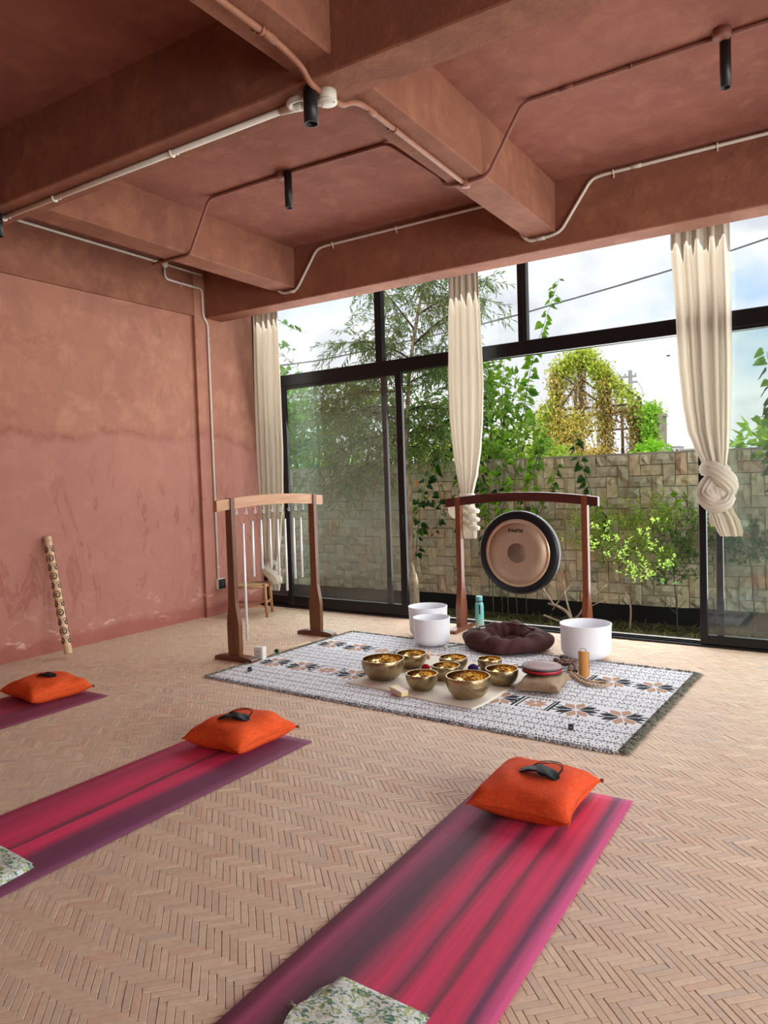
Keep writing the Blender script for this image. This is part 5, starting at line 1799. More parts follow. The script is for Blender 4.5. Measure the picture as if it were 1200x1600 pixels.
# right curtain with its big knot
c3 = thing('curtain', 'cream curtain tied in a big knot in front of the right door', 'curtain', (-0.93, YCU, 0.95), 0, 'cream muslin curtains')
o3 = (-0.93, YCU, 0.95)
drape('panel', c3, [(3.66, -1.255, -0.815, 0.022), (3.40, -1.26, -0.81, 0.026), (2.77, -1.225, -0.805, 0.032), (2.4, -1.21, -0.805, 0.036), (2.1, -1.185, -0.812, 0.038), (1.85, -1.15, -0.822, 0.04), (1.69, -1.095, -0.835, 0.042), (1.58, -1.045, -0.85, 0.042), (1.50, -1.01, -0.86, 0.038)], 5, 3, YCU, o3)
# knot: cloth rolls wrapped over each other
def roll(name, parent, pts, r0, r1, ribs, amp=0.13, n=44):
    ribs = ribs + 4
    p = smooth_path(pts, 8)
    rs = [r0 + (r1 - r0) * math.sin(PI * k / (len(p) - 1)) for k in range(len(p))]
    MB().tube(p, rs, n, True, None, ribs, amp).build(name, M_CURT, parent, True)
roll('knot_wrap', c3, [(-0.10, -0.01, 0.56), (-0.03, -0.075, 0.555), (0.05, -0.085, 0.50), (0.095, -0.03, 0.43), (0.075, 0.04, 0.36)], 0.05, 0.072, 8)
roll('knot_wrap', c3, [(0.07, 0.03, 0.56), (0.00, -0.05, 0.50), (-0.07, -0.085, 0.42), (-0.085, -0.075, 0.33), (-0.02, -0.085, 0.265), (0.06, -0.07, 0.27), (0.095, 0.0, 0.33)], 0.045, 0.058, 7)
roll('knot_wrap', c3, [(-0.02, -0.02, 0.46), (-0.075, -0.07, 0.39), (-0.045, -0.095, 0.325), (0.02, -0.07, 0.30)], 0.04, 0.06, 7)
roll('knot_core', c3, [(-0.02, 0.0, 0.60), (0.0, -0.01, 0.45), (0.02, -0.01, 0.30)], 0.06, 0.085, 6, 0.06)
drape('tail', c3, [(1.26, -0.955, -0.84, 0.034), (1.17, -0.975, -0.80, 0.04), (1.08, -0.95, -0.755, 0.042), (1.00, -0.925, -0.735, 0.04), (0.955, -0.90, -0.74, 0.036)], 3.2, 12, YCU - 0.03, o3, 100, 34)
drape('tail', c3, [(1.24, -0.97, -0.90, 0.02), (1.12, -1.0, -0.90, 0.024), (1.03, -0.985, -0.90, 0.02)], 1.6, 15, YCU + 0.02, o3, 40, 20)
rod = thing('curtain_rail', 'slim white curtain rail hidden behind the window beam', 'curtain rail', (-3.0, 6.60, 3.68))
MB().bevbox(-3.2, 4.0, -0.012, 0.012, -0.012, 0.02, 0.002).build('rail', M_PVC, rod, fix=True)
for x in (-3.0, -1.0, 1.0, 3.0):
    MB().box(x - 0.01, x + 0.01, -0.185, -0.012, -0.006, 0.012).build('bracket', M_PVC, rod)

# ================================================================== PLANTS
def m_leaf(name, trans=0.4, rough=0.45):
    t = NT(name)
    c = t.attr('Col')
    t.base(c, rough, 0, 0.35)
    tr_ = t.new('ShaderNodeBsdfTranslucent')
    t.put(tr_.inputs['Color'], t.mix(1.0, c, (1.25, 1.35, 0.7), 'MULTIPLY'))
    mx = t.new('ShaderNodeMixShader'); mx.inputs[0].default_value = trans
    t.link(t.b.outputs[0], mx.inputs[1]); t.link(tr_.outputs[0], mx.inputs[2])
    t.link(mx.outputs[0], t.out.inputs['Surface'])
    return t.m
M_LEAF = m_leaf('leaf')
def m_bark(name, a, b):
    t = NT(name)
    n = t.noise(t.mapping(t.obj(), (1, 1, 0.35)), 28, 6, 0.65, 0.6)
    t.base(t.ramp(n, [(0.35, a), (0.6, b)]), 0.9)
    t.bump(n, 0.8, 0.01)
    return t.m
M_BARK = m_bark('bark_pale', (0.15, 0.105, 0.065), (0.44, 0.35, 0.24))
M_TWIG = m_bark('bark_dark', (0.045, 0.035, 0.022), (0.12, 0.095, 0.06))
M_GTWIG = m_bark('green_stem', (0.05, 0.055, 0.02), (0.13, 0.13, 0.05))
LR = np.random.default_rng(21)

def leaf_mesh(name, P, D, L_, W, cols, flat=0.5, droop=0.0):
    """kite leaves folded on the midrib. P base points, D directions, L_/W sizes, cols (n,3)"""
    n = len(P)
    D = D + np.array([0, 0, -1.0]) * droop
    D = D / np.linalg.norm(D, axis=1, keepdims=True)
    upv = LR.normal(0, 1, (n, 3)); upv[:, 2] = np.abs(upv[:, 2]) + flat * 2
    S_ = np.cross(D, upv); S_ /= np.linalg.norm(S_, axis=1, keepdims=True) + 1e-9
    N = np.cross(S_, D)
    L_ = np.broadcast_to(L_, n)[:, None]; W = np.broadcast_to(W, n)[:, None]
    b = P; tip = P + D * L_ - N * L_ * 0.12
    ml = P + D * L_ * 0.42 + S_ * W * 0.5 + N * W * 0.18
    mr = P + D * L_ * 0.42 - S_ * W * 0.5 + N * W * 0.18
    V = np.stack([b, ml, tip, mr], 1).reshape(-1, 3)
    i = np.arange(n) * 4
    F = np.concatenate([np.stack([i, i + 2, i + 1], 1), np.stack([i, i + 3, i + 2], 1)])
    return np_mesh(name, V, F, np.concatenate([cols, cols]))

def leaf_cols(n, a, b, jit=0.15):
    t = LR.random((n, 1))
    return np.clip((np.array(a) * (1 - t) + np.array(b) * t) * LR.uniform(1 - jit, 1 + jit, (n, 1)), 0, 1)

def twig_leaves(paths, per, spread=0.8):
    """alternate leaves along polylines -> base points and directions"""
    P, D = [], []
    for p in paths:
        p = [Vector(q) for q in p]
        for k in range(per):
            t = (k + 0.5 + random.uniform(-.3, .3)) / per * (len(p) - 1)
            i = min(int(t), len(p) - 2); q = t - i
            a = p[i].lerp(p[i + 1], q); d = (p[i + 1] - p[i]).normalized()
            s = d.orthogonal().normalized()
            s = Matrix.Rotation(random.uniform(0, 6.28), 3, d) @ s
            P.append(a); D.append(d * 0.7 + s * spread)
    return np.array([tuple(v) for v in P]), np.array([tuple(v) for v in D])

def droop_path(start, d, L_, sag, n=6, jit=0.08):
    p = [Vector(start)]
    d = Vector(d).normalized()
    for k in range(n):
        d = (d + Vector((random.uniform(-jit, jit), random.uniform(-jit, jit), -sag + random.uniform(-jit, jit)))).normalized()
        p.append(p[-1] + d * L_ / n)
    return p

def lim_y(p, lo=6.98):
    return [Vector((q.x, max(q.y, lo + random.uniform(0, .05)), q.z)) for q in p]

# ---- (a) slender-leaved tree in the planter beside the left door
def slender_tree():
    random.seed(31)
    t = thing('slender_tree', 'tall tree with narrow drooping grey-green leaves outside the left door', 'tree')
    trunk = smooth_path([(-4.29, 7.38, -0.08), (-4.30, 7.37, 0.35), (-4.33, 7.38, 0.80), (-4.33, 7.40, 1.30), (-4.37, 7.42, 1.75), (-4.35, 7.45, 2.3), (-4.33, 7.48, 2.75), (-4.22, 7.52, 3.4), (-4.05, 7.55, 4.1), (-3.95, 7.58, 4.9)], 4)
    rs = [0.070, 0.064, 0.060, 0.062, 0.058, 0.05, 0.052, 0.046, 0.040, 0.036, 0.036, 0.033, 0.031] + [0.030 - 0.0008 * k for k in range(40)]
    MB().tube(trunk, rs[:len(trunk)], 12).build('trunk', M_BARK, t, True)
    paths = []
    def branch(s, d, L_, r, sag, ntw, tl):
        p = lim_y(droop_path(s, d, L_, sag, 8))
        MB().tube(p, [r * (1 - 0.09 * k) for k in range(len(p))], 6).build('branch', M_TWIG, t, True)
        for k in range(ntw):
            q = p[random.randint(2, len(p) - 1)]
            dd = Vector((random.uniform(-1, 1), random.uniform(-.7, .7), random.uniform(-.6, .55)))
            paths.append(lim_y(droop_path(q, dd, tl * random.uniform(0.6, 1.3), 0.16, 5)))
        paths.append(p[3:])
    # crown seen through the upper windows
    for z, d, L_ in ((2.9, (-.6, .1, .5), 1.2), (3.1, (.5, .1, .5), 1.0), (3.3, (-.4, -.1, .8), 1.1), (3.5, (.6, .0, .6), 1.1), (3.7, (-.2, .2, 1), 1.0), (3.4, (.3, .2, .3), 0.9), (3.9, (.4, -.1, .7), 0.9), (2.6, (.7, .1, .3), 0.8), (2.7, (.5, -.2, .15), 0.75)):
        i = min(range(len(trunk)), key=lambda k: abs(trunk[k].z - z))
        branch(trunk[i], d, L_, 0.014, 0.05, 30, 0.42)
    # boughs sweeping left over the door
    for z, d, L_ in ((2.2, (-1, .1, .35), 1.6), (2.5, (-1, .0, .25), 1.3), (2.0, (-1, .15, .15), 1.5), (1.8, (-1, .1, .05), 1.2), (2.8, (-1, .2, .2), 1.2), (2.35, (-.9, .3, .3), 1.7), (1.9, (.8, .1, .1), 0.5), (2.3, (.8, .2, .3), 0.6), (1.7, (-.9, -.1, .2), 0.9), (2.05, (.7, -.1, .4), 0.55)):
        i = min(range(len(trunk)), key=lambda k: abs(trunk[k].z - z))
        branch(trunk[i], d, L_, 0.012, 0.10, 26, 0.42)
    # two long hanging sprays in front of the stones
    for s, L_ in (((-5.45, 7.5, 1.75), 0.85), ((-5.05, 7.5, 1.7), 0.6), ((-5.75, 7.5, 1.75), 0.55)):
        paths.append(droop_path(s, (0.05, 0, -1), L_, 0.2, 6)); paths.append(droop_path(s, (-0.25, 0, -1), L_ * 0.7, 0.2, 6))
        paths.append(droop_path(s, (0.3, 0.1, -1), L_ * 0.6, 0.2, 6))
    for (x0, x1, y0, y1, z0, z1, k) in ((-4.75, -3.75, 7.3, 7.9, 2.85, 4.3, 130), (-6.3, -4.6, 7.25, 7.75, 1.75, 2.95, 120), (-4.25, -3.6, 7.3, 7.7, 1.9, 3.0, 50), (-5.3, -4.5, 7.3, 7.7, 2.7, 3.5, 40)):
        for _ in range(k):
            s = (random.uniform(x0, x1), random.uniform(y0, y1), random.uniform(z0, z1))
            paths.append(lim_y(droop_path(s, (random.uniform(-1, 1), random.uniform(-.5, .5), random.uniform(-.3, .6)), random.uniform(0.25, 0.5), 0.16, 5)))
    m = MB()
    for p in paths:
        m.tube(p, 0.0024, 3, False)
    tw = m.build('twigs', M_TWIG, t); tw['kind'] = 'stuff'
    P, D = twig_leaves(paths, 16)
    P[:, 1] = np.maximum(P[:, 1], 6.99)
    n = len(P)
    c = leaf_cols(n, (0.13, 0.23, 0.07), (0.30, 0.43, 0.17))
    y = LR.random(n) < 0.07
    c[y] = leaf_cols(int(y.sum()), (0.40, 0.44, 0.06), (0.50, 0.46, 0.08))
    o = link_mesh('foliage', leaf_mesh('foliage', P, D, LR.uniform(0.065, 0.115, n), LR.uniform(0.013, 0.020, n), c, 0.2, 0.35), M_LEAF, t)
    o['kind'] = 'stuff'
slender_tree()

# ---- leaf clouds for bushes and trees beyond the wall
def cloud_plant(name, label, cat, base, blobs, n, L_, W, ca, cb, trunk=0.04, droop=0.2, group=None, stems=1):
    t = thing(name, label, cat, base, 0, group)
    b = np.array(base)
    tot = sum(r[3] ** 2 for r in blobs)
    P, D = [], []
    for (x, y, z, r) in blobs:
        k = int(n * r * r / tot)
        d = LR.normal(0, 1, (k, 3)); d /= np.linalg.norm(d, axis=1, keepdims=True)
        rr = r * LR.uniform(0.25, 1.0, (k, 1)) ** 0.5
        P.append(np.array([x, y, z]) + d * rr * np.array([1, 0.7, 0.85])); D.append(d + LR.normal(0, 0.7, (k, 3)))
    P = np.concatenate(P); D = np.concatenate(D); k = len(P)
    o = link_mesh('foliage', leaf_mesh('foliage', P - b, D, LR.uniform(0.7, 1.3, k) * L_, LR.uniform(0.7, 1.3, k) * W, leaf_cols(k, ca, cb), 0.6, droop), M_LEAF, t)
    o['kind'] = 'stuff'
    for (x, y, z, r) in blobs:
        e_ = Vector((x, y, z)) - Vector(base)
        MB().tube(smooth_path([(0.02 * random.uniform(-1, 1), 0, 0), (e_.x * 0.25, e_.y * 0.3, e_.z * 0.45), (e_.x * 0.8, e_.y * 0.9, e_.z * 0.85), tuple(e_)], 4),
                  [trunk * (1 - 0.065 * q) for q in range(13)], 6).build('branch', M_TWIG, t, True)
    return t
random.seed(44)
cloud_plant('broadleaf_tree', 'bright broad-leaved tree at the far left beyond the wall', 'tree', (-7.4, 8.75, -0.3),
            [(-7.3, 8.8, 2.75, .5), (-7.7, 9.0, 2.3, .5), (-6.9, 8.7, 2.35, .45), (-7.4, 8.7, 1.95, .5), (-6.75, 8.8, 1.95, .4), (-7.9, 8.9, 2.8, .35)], 1500, 0.16, 0.07, (0.17, 0.36, 0.07), (0.30, 0.55, 0.14), 0.05, group='trees beyond the garden wall')
cloud_plant('olive_tree', 'dense olive-green tree beyond the wall behind the left door', 'tree', (-6.2, 8.7, -0.3),
            [(-6.0, 8.7, 2.55, .5), (-6.4, 8.8, 2.15, .45), (-5.6, 8.7, 2.35, .5), (-5.95, 8.6, 1.95, .45), (-5.3, 8.8, 2.0, .4), (-5.1, 8.7, 2.45, .35)], 1700, 0.13, 0.05, (0.11, 0.19, 0.04), (0.26, 0.36, 0.09), 0.05, group='trees beyond the garden wall')
cloud_plant('sunlit_bush', 'yellow-green sunlit bush beyond the wall between the doors', 'bush', (-7.2, 11.2, -0.3),
            [(-8.3, 11.3, 1.5, .8), (-7.2, 11.2, 1.55, .8), (-6.2, 11.4, 1.6, .8), (-5.3, 11.2, 1.7, .8), (-9.3, 11.4, 1.6, .8), (-4.6, 11.3, 1.7, .7)], 2600, 0.16, 0.08, (0.30, 0.42, 0.06), (0.50, 0.58, 0.13), 0.05, group='trees beyond the garden wall')
cloud_plant('leafy_tree', 'green tree beyond the wall behind the middle curtain', 'tree', (-4.1, 8.9, -0.3),
            [(-4.3, 8.9, 2.45, .45), (-4.7, 8.9, 2.0, .4), (-3.9, 8.8, 2.15, .5), (-3.5, 8.9, 1.9, .4), (-3.75, 9.0, 2.55, .35), (-4.2, 9.0, 2.9, .3)], 1500, 0.12, 0.055, (0.11, 0.22, 0.035), (0.26, 0.40, 0.07), 0.05, group='trees beyond the garden wall')
cloud_plant('low_green_bush', 'bright green bush at the foot of the vine-covered ruin', 'bush', (-6.6, 30.0, -0.3),
            [(-6.3, 30, 2.3, .45), (-6.9, 30, 2.2, .4), (-6.6, 30.2, 2.5, .3), (-6.6, 30, 1.5, .7)], 900, 0.22, 0.11, (0.26, 0.52, 0.04), (0.38, 0.65, 0.08), 0.06, group='trees beyond the garden wall')
cloud_plant('far_hedge', 'yellow-green hedge beyond the wall left of the ruin', 'bush', (-5.0, 14.0, -0.3),
            [(-5.8, 14, 1.55, .6), (-5.1, 14.1, 1.7, .6), (-4.5, 14, 1.45, .5)], 1200, 0.15, 0.075, (0.24, 0.40, 0.05), (0.42, 0.55, 0.08), 0.05, group='trees beyond the garden wall')

# ---- big single leaves: heart-shaped climbers
def heart_mesh(seed, size, col):
    r = random.Random(seed)
    out = [(0, 0.0), (0.16, -0.10), (0.34, -0.06), (0.46, 0.12), (0.42, 0.36), (0.27, 0.62), (0.10, 0.86), (0, 1.02)]
    V, F = [], []
    fold = r.uniform(0.12, 0.30); curl = r.uniform(0.02, 0.18)
    mid = [(0, 0.0), (0, 0.30), (0, 0.62), (0, 1.02)]
    def P(x, y):
        return (x * size, y * size, (abs(x) * fold - curl * y * y + 0.03 * math.sin(8 * y + 5 * x)) * size)
    R_ = [P(x, y) for x, y in out]; L_ = [P(-x, y) for x, y in out]
    V = R_ + L_[1:-1] + [P(0, 0.35), P(0, 0.7)]
    nL = len(R_)
    a, b = len(V) - 2, len(V) - 1
    ri = list(range(nL)); li = [0] + list(range(nL, nL + nL - 2)) + [nL - 1]
    for idx in (ri, li):
        F += [(idx[0], idx[1], a), (idx[1], idx[2], a), (idx[2], idx[3], a), (idx[3], idx[4], a), (idx[4], idx[5], b), (idx[4], b, a), (idx[5], idx[6], b), (idx[6], idx[7], b)]
    me = np_mesh('leaf', np.array(V), np.array(F), np.tile(np.array(col), (len(F), 1)))
    me.materials.append(M_LEAF)
    me.polygons.foreach_set('use_smooth', [True] * len(me.polygons))
    return me
HEART = {}
for kind, (ca, cb) in dict(bright=((0.17, 0.40, 0.03), (0.32, 0.58, 0.06)), mid=((0.08, 0.24, 0.025), (0.15, 0.34, 0.045)), dark=((0.025, 0.085, 0.022), (0.055, 0.15, 0.04)), pale=((0.26, 0.46, 0.22), (0.34, 0.52, 0.26))).items():
    HEART[kind] = [heart_mesh(k, 1.0, leaf_cols(1, ca, cb)[0]) for k in range(7)]
def put_leaf(parent, p, d, size, kind, o):
    me = random.choice(HEART[kind])
    ob = bpy.data.objects.new('leaf', me)
    COL.objects.link(ob); ob.parent = parent
    d = Vector(d).normalized()
    q = d.to_track_quat('Y', 'Z') @ Euler((0, random.uniform(-1.2, 1.2), 0)).to_quaternion()
    ob.rotation_mode = 'QUATERNION'; ob.rotation_quaternion = q
    ob.scale = (size,) * 3
    ob.location = Vector(p) - Vector(o)
def climber(label, stems, kinds, size, per_m, seed, group='heart-leaved climbers by the stone wall', r=0.006, lo=7.0):
    random.seed(seed)
    o = stems[0][0]
    t = thing('climbing_vine', label, 'vine', o, 0, group)
    for st in stems:
        p = [q for q in smooth_path(st, 6)]
        MB().tube([q - Vector(o) for q in p], [max(r * (1 - 0.75 * k / len(p)), 0.002) for k in range(len(p))], 6).build('stem', M_GTWIG, t, True)
        L_ = sum((p[k + 1] - p[k]).length for k in range(len(p) - 1))
        n = int(L_ * per_m)
        for k in range(n):
            f = (k + random.random()) / n
            if f < 0.12: continue
            i = min(int(f * (len(p) - 1)), len(p) - 2)
            q = p[i].lerp(p[i + 1], f * (len(p) - 1) - i)
            s = size * random.uniform(0.6, 1.15) * (1.1 - 0.5 * f)
            a = random.choice((0, PI)) + random.uniform(-.9, .9)
            d = Vector((math.cos(a), 0.6 * math.sin(a), random.uniform(-0.9, -0.1)))
            off = Vector((math.cos(a), 0.5 * math.sin(a), 0.2)) * s * 0.35
            pos = q + off; pos.y = max(pos.y, lo + 0.02 + s * 0.2)
            put_leaf(t, pos, d, s, random.choice(kinds), o)
    return t
climber('tall heart-leaved vine shoots rising right of the middle curtain',
        [[(-3.20, 7.55, -0.06), (-3.22, 7.55, 0.8), (-3.21, 7.52, 1.6), (-3.19, 7.5, 2.3), (-3.14, 7.48, 2.85)],
         [(-3.10, 7.56, -0.06), (-3.12, 7.56, 0.8), (-3.06, 7.52, 1.6), (-2.92, 7.48, 2.3), (-2.80, 7.45, 2.75), (-2.64, 7.42, 3.14), (-2.49, 7.40, 3.50)],
         [(-3.38, 7.56, -0.06), (-3.40, 7.55, 0.9), (-3.40, 7.52, 1.7), (-3.37, 7.5, 2.4), (-3.36, 7.48, 2.75)],
         [(-3.0, 7.58, -0.06), (-3.0, 7.58, 0.7), (-2.92, 7.55, 1.3), (-2.80, 7.52, 1.75), (-2.72, 7.5, 1.9)]], ['bright', 'bright', 'mid'], 0.125, 22, 3)
climber('dense lower heart-leaved vine in front of the wall beside the gong stand',
        [[(-3.30, 7.62, -0.06), (-3.32, 7.62, 0.9), (-3.28, 7.6, 1.5), (-3.20, 7.58, 2.0)], [(-3.05, 7.62, 0.2), (-3.02, 7.6, 1.1), (-2.86, 7.58, 1.6), (-2.78, 7.56, 1.85)],
         [(-3.45, 7.62, 0.2), (-3.48, 7.6, 1.2), (-3.46, 7.58, 1.9), (-3.42, 7.56, 2.3)], [(-2.92, 7.62, 0.3), (-2.85, 7.6, 1.0), (-2.68, 7.57, 1.4), (-2.60, 7.55, 1.62)]], ['mid', 'bright', 'mid', 'dark'], 0.095, 24, 5)
climber('dark glossy vine shoot above the right half of the gong stand',
        [[(-2.15, 7.60, 0.55), (-2.20, 7.58, 1.0), (-2.27, 7.55, 1.36), (-2.36, 7.52, 1.65), (-2.42, 7.50, 1.93)]], ['dark', 'dark', 'mid'], 0.12, 24, 6)
climber('dark heart-leaved creeper hanging on the wall between tree trunk and gong stand',
        [[(-4.42, 7.62, 0.3), (-4.35, 7.6, 0.9), (-4.25, 7.58, 1.35), (-4.05, 7.56, 1.7), (-3.8, 7.55, 1.9)], [(-4.2, 7.62, 1.75), (-4.05, 7.56, 1.5), (-4.0, 7.54, 1.15), (-4.1, 7.53, 0.85)],
         [(-3.75, 7.62, 1.8), (-3.75, 7.56, 1.45), (-3.8, 7.54, 1.1), (-3.72, 7.53, 0.85)], [(-4.45, 7.62, 1.3), (-4.2, 7.55, 1.2), (-3.9, 7.53, 1.25), (-3.55, 7.53, 1.15)],
         [(-3.55, 7.62, 1.75), (-3.5, 7.56, 1.4), (-3.52, 7.55, 1.05)], [(-4.3, 7.6, 1.95), (-4.0, 7.56, 2.1), (-3.7, 7.55, 2.2), (-3.45, 7.55, 2.1)]], ['dark', 'dark', 'dark', 'mid'], 0.105, 27, 7)
climber('hanging pointed leaves behind the upper pane in the far left corner',
        [[(-6.9, 7.9, 3.9), (-6.6, 7.85, 3.75), (-6.35, 7.82, 3.6), (-6.12, 7.8, 3.5)], [(-6.9, 7.9, 3.5), (-6.55, 7.85, 3.4), (-6.3, 7.82, 3.28)], [(-6.9, 7.9, 3.0), (-6.6, 7.85, 3.1), (-6.4, 7.82, 3.0), (-6.3, 7.8, 2.85)]], ['pale', 'mid', 'pale'], 0.12, 15, 8)
climber('large-leaved creeper at the right edge behind the glass',
        [[(-0.45, 7.62, -0.06), (-0.50, 7.6, 1.0), (-0.56, 7.58, 1.8), (-0.60, 7.55, 2.3), (-0.63, 7.5, 2.55)], [(-0.42, 7.6, 1.2), (-0.58, 7.55, 1.6), (-0.72, 7.5, 1.62)], [(-0.40, 7.6, 1.7), (-0.58, 7.56, 1.95), (-0.78, 7.52, 1.96)]], ['mid', 'bright', 'dark'], 0.15, 17, 9)
cloud_plant('leafy_bush', 'bright yellow-green bush beyond the wall at the right edge', 'bush', (-0.75, 9.0, -0.3),
            [(-0.85, 9.0, 1.78, .22), (-0.6, 9.0, 1.85, .25), (-0.3, 9.0, 1.8, .3), (-1.02, 9.0, 1.7, .14)], 260, 0.17, 0.09, (0.30, 0.50, 0.05), (0.45, 0.65, 0.10), 0.03, group='trees beyond the garden wall')

# ---- orange flower on the creeper
fl_ = thing('orange_flower', 'single orange blossom among the dark creeper leaves', 'flower', (-4.25, 7.44, 1.44))
for k in range(6):
    a = k * PI / 3
    MB().add([(0, 0, 0), (0.018 * math.cos(a - .4), -0.02, 0.03 + 0.02 * math.sin(a - .4)), (0.05 * math.cos(a), -0.03, 0.02 + 0.06 * math.sin(a)), (0.018 * math.cos(a + .4), -0.02, 0.03 + 0.02 * math.sin(a + .4))], [(0, 1, 2, 3)], (0.85, 0.38, 0.02)).build('petal', M_LEAF, fl_)
MB().tube([(0, 0.0, 0.0), (0.01, 0.04, -0.06), (0.0, 0.09, -0.10)], 0.004, 5).build('stalk', M_GTWIG, fl_)

# ---- (f) light green shrub right of the gong, fine leaflets on thin stems
def fine_shrub(label, base, stems, cl, n, L_, W, ca, cb, seed, name='shrub', lo=7.0):
    random.seed(seed)
    t = thing(name, label, 'shrub', base, 0, 'shrubs in the planter')
    b = Vector(base)
    for st, r in stems:
        p = smooth_path(st, 5)
        MB().tube([q - b for q in p], [r * (1 - 0.6 * k / len(p)) for k in range(len(p))], 6).build('stem', M_BARK if r > 0.008 else M_TWIG, t, True)
    paths = []
    for (x, y, z, r) in cl:
        for k in range(int(n * r)):
            s = Vector((x + random.gauss(0, r * .45), y + random.gauss(0, r * .35), z + random.gauss(0, r * .35)))
            d = Vector((s.x - x, (s.y - y) * .6, abs(s.z - z) * 0.6 + 0.05))
            d = d if d.length > 1e-3 else Vector((0, 0, 1))
            paths.append([Vector((q.x, min(max(q.y, lo + 0.01), 7.80), q.z)) for q in droop_path(s, d, 0.13, 0.02, 3, 0.15)])
    m = MB()
    for p in paths:
        m.tube([q - b for q in p], 0.0013, 3, False)
    tw = m.build('twigs', M_GTWIG, t); tw['kind'] = 'stuff'
    P, D = twig_leaves(paths, 9, 0.9)
    P[:, 1] = np.clip(P[:, 1], lo, 7.81)
    k = len(P)
    o = link_mesh('foliage', leaf_mesh('foliage', P - np.array(base), D, LR.uniform(0.7, 1.3, k) * L_, LR.uniform(0.7, 1.3, k) * W, leaf_cols(k, ca, cb), 0.7, 0.0), M_LEAF, t)
    o['kind'] = 'stuff'
fine_shrub('light green shrub with fine leaflets right of the gong', (-1.85, 7.38, -0.06),
           [([(-1.85, 7.38, -0.06), (-1.84, 7.38, 0.2), (-1.93, 7.40, 0.42), (-1.95, 7.40, 0.65), (-1.92, 7.40, 0.85)], 0.010), ([(-1.84, 7.38, 0.2), (-1.80, 7.38, 0.30), (-1.84, 7.40, 0.34)], 0.004),
            ([(-1.95, 7.40, 0.55), (-1.80, 7.40, 0.75), (-1.68, 7.40, 0.95)], 0.006), ([(-1.94, 7.40, 0.6), (-2.1, 7.42, 0.8), (-2.2, 7.42, 0.95)], 0.006), ([(-1.93, 7.4, 0.7), (-1.62, 7.4, 0.85), (-1.5, 7.4, 0.9)], 0.005)],
           [(-2.02, 7.42, 0.98, .20), (-1.72, 7.40, 0.95, .22), (-1.90, 7.38, 0.82, .22), (-1.60, 7.40, 1.06, .20), (-2.22, 7.42, 0.85, .20), (-1.66, 7.36, 0.72, .20), (-2.30, 7.44, 1.02, .16), (-2.02, 7.40, 0.66, .18), (-1.44, 7.38, 1.00, .14), (-1.55, 7.36, 0.60, .14), (-1.75, 7.35, 0.50, .10)], 190, 0.038, 0.018, (0.26, 0.42, 0.08), (0.48, 0.64, 0.15), 51)
fine_shrub('dark feathery shrub between the light shrub and the right door', (-1.43, 7.5, -0.06),
           [([(-1.43, 7.50, -0.06), (-1.43, 7.50, 0.2), (-1.45, 7.50, 0.5), (-1.43, 7.50, 0.8)], 0.008), ([(-1.43, 7.50, 0.12), (-1.55, 7.46, 0.24), (-1.62, 7.45, 0.30)], 0.004), ([(-1.43, 7.5, 0.15), (-1.34, 7.48, 0.26)], 0.004)],
           [(-1.35, 7.55, 0.88, .20), (-1.45, 7.55, 0.68, .22), (-1.30, 7.58, 0.58, .18), (-1.5, 7.5, 0.45, .16), (-1.25, 7.58, 1.0, .14)], 170, 0.038, 0.017, (0.07, 0.16, 0.05), (0.16, 0.28, 0.09), 52)
fine_shrub('young dark-leaved shrub behind the right sliding door', (-0.75, 7.5, -0.06),
           [([(-0.75, 7.50, -0.06), (-0.76, 7.50, 0.4), (-0.80, 7.50, 0.8)], 0.008)],
           [(-0.80, 7.55, 0.80, .18), (-0.60, 7.55, 0.70, .2), (-0.95, 7.55, 0.75, .14)], 100, 0.06, 0.03, (0.05, 0.12, 0.04), (0.12, 0.22, 0.07), 53)
# bare branching sticks behind the gong stand
t = thing('bare_branches', 'bare forked branches growing behind the right post of the gong stand', 'branches', (-2.38, 7.30, -0.06), 0)
for st, r in (([(0, 0, 0), (-0.06, 0.02, 0.13), (-0.18, 0.05, 0.20), (-0.30, 0.08, 0.22)], 0.022), ([(0.0, 0, 0.02), (-0.10, 0.05, 0.30), (-0.16, 0.08, 0.62), (-0.28, 0.1, 0.95)], 0.012), ([(-0.22, 0.06, 0.2), (-0.38, 0.08, 0.42), (-0.46, 0.08, 0.62), (-0.5, 0.1, 0.9)], 0.012),
              ([(-0.25, 0.07, 0.16), (-0.02, 0.08, 0.48), (0.10, 0.1, 0.66)], 0.008), ([(0, 0, 0.05), (0.12, 0.03, 0.25), (0.32, 0.05, 0.45)], 0.009), ([(-0.34, 0.05, 0.10), (-0.18, 0.02, 0.06), (0, 0, 0.02)], 0.012), ([(0.0, 0.0, 0.1), (0.22, 0.0, 0.26), (0.44, 0.0, 0.34)], 0.006)):
    p = smooth_path(st, 5)
    MB().tube(p, [r * (1 - 0.5 * k / len(p)) for k in range(len(p))], 7).build('branch', M_BARK, t, True)
climber('small bright green sprig sprouting in front of the stones near the right door', [[(-1.05, 7.75, 0.85), (-1.25, 7.70, 1.0), (-1.40, 7.62, 1.18), (-1.55, 7.58, 1.16)], [(-1.3, 7.68, 1.08), (-1.38, 7.6, 1.26), (-1.42, 7.58, 1.28)]], ['bright'], 0.10, 22, 12, r=0.004)

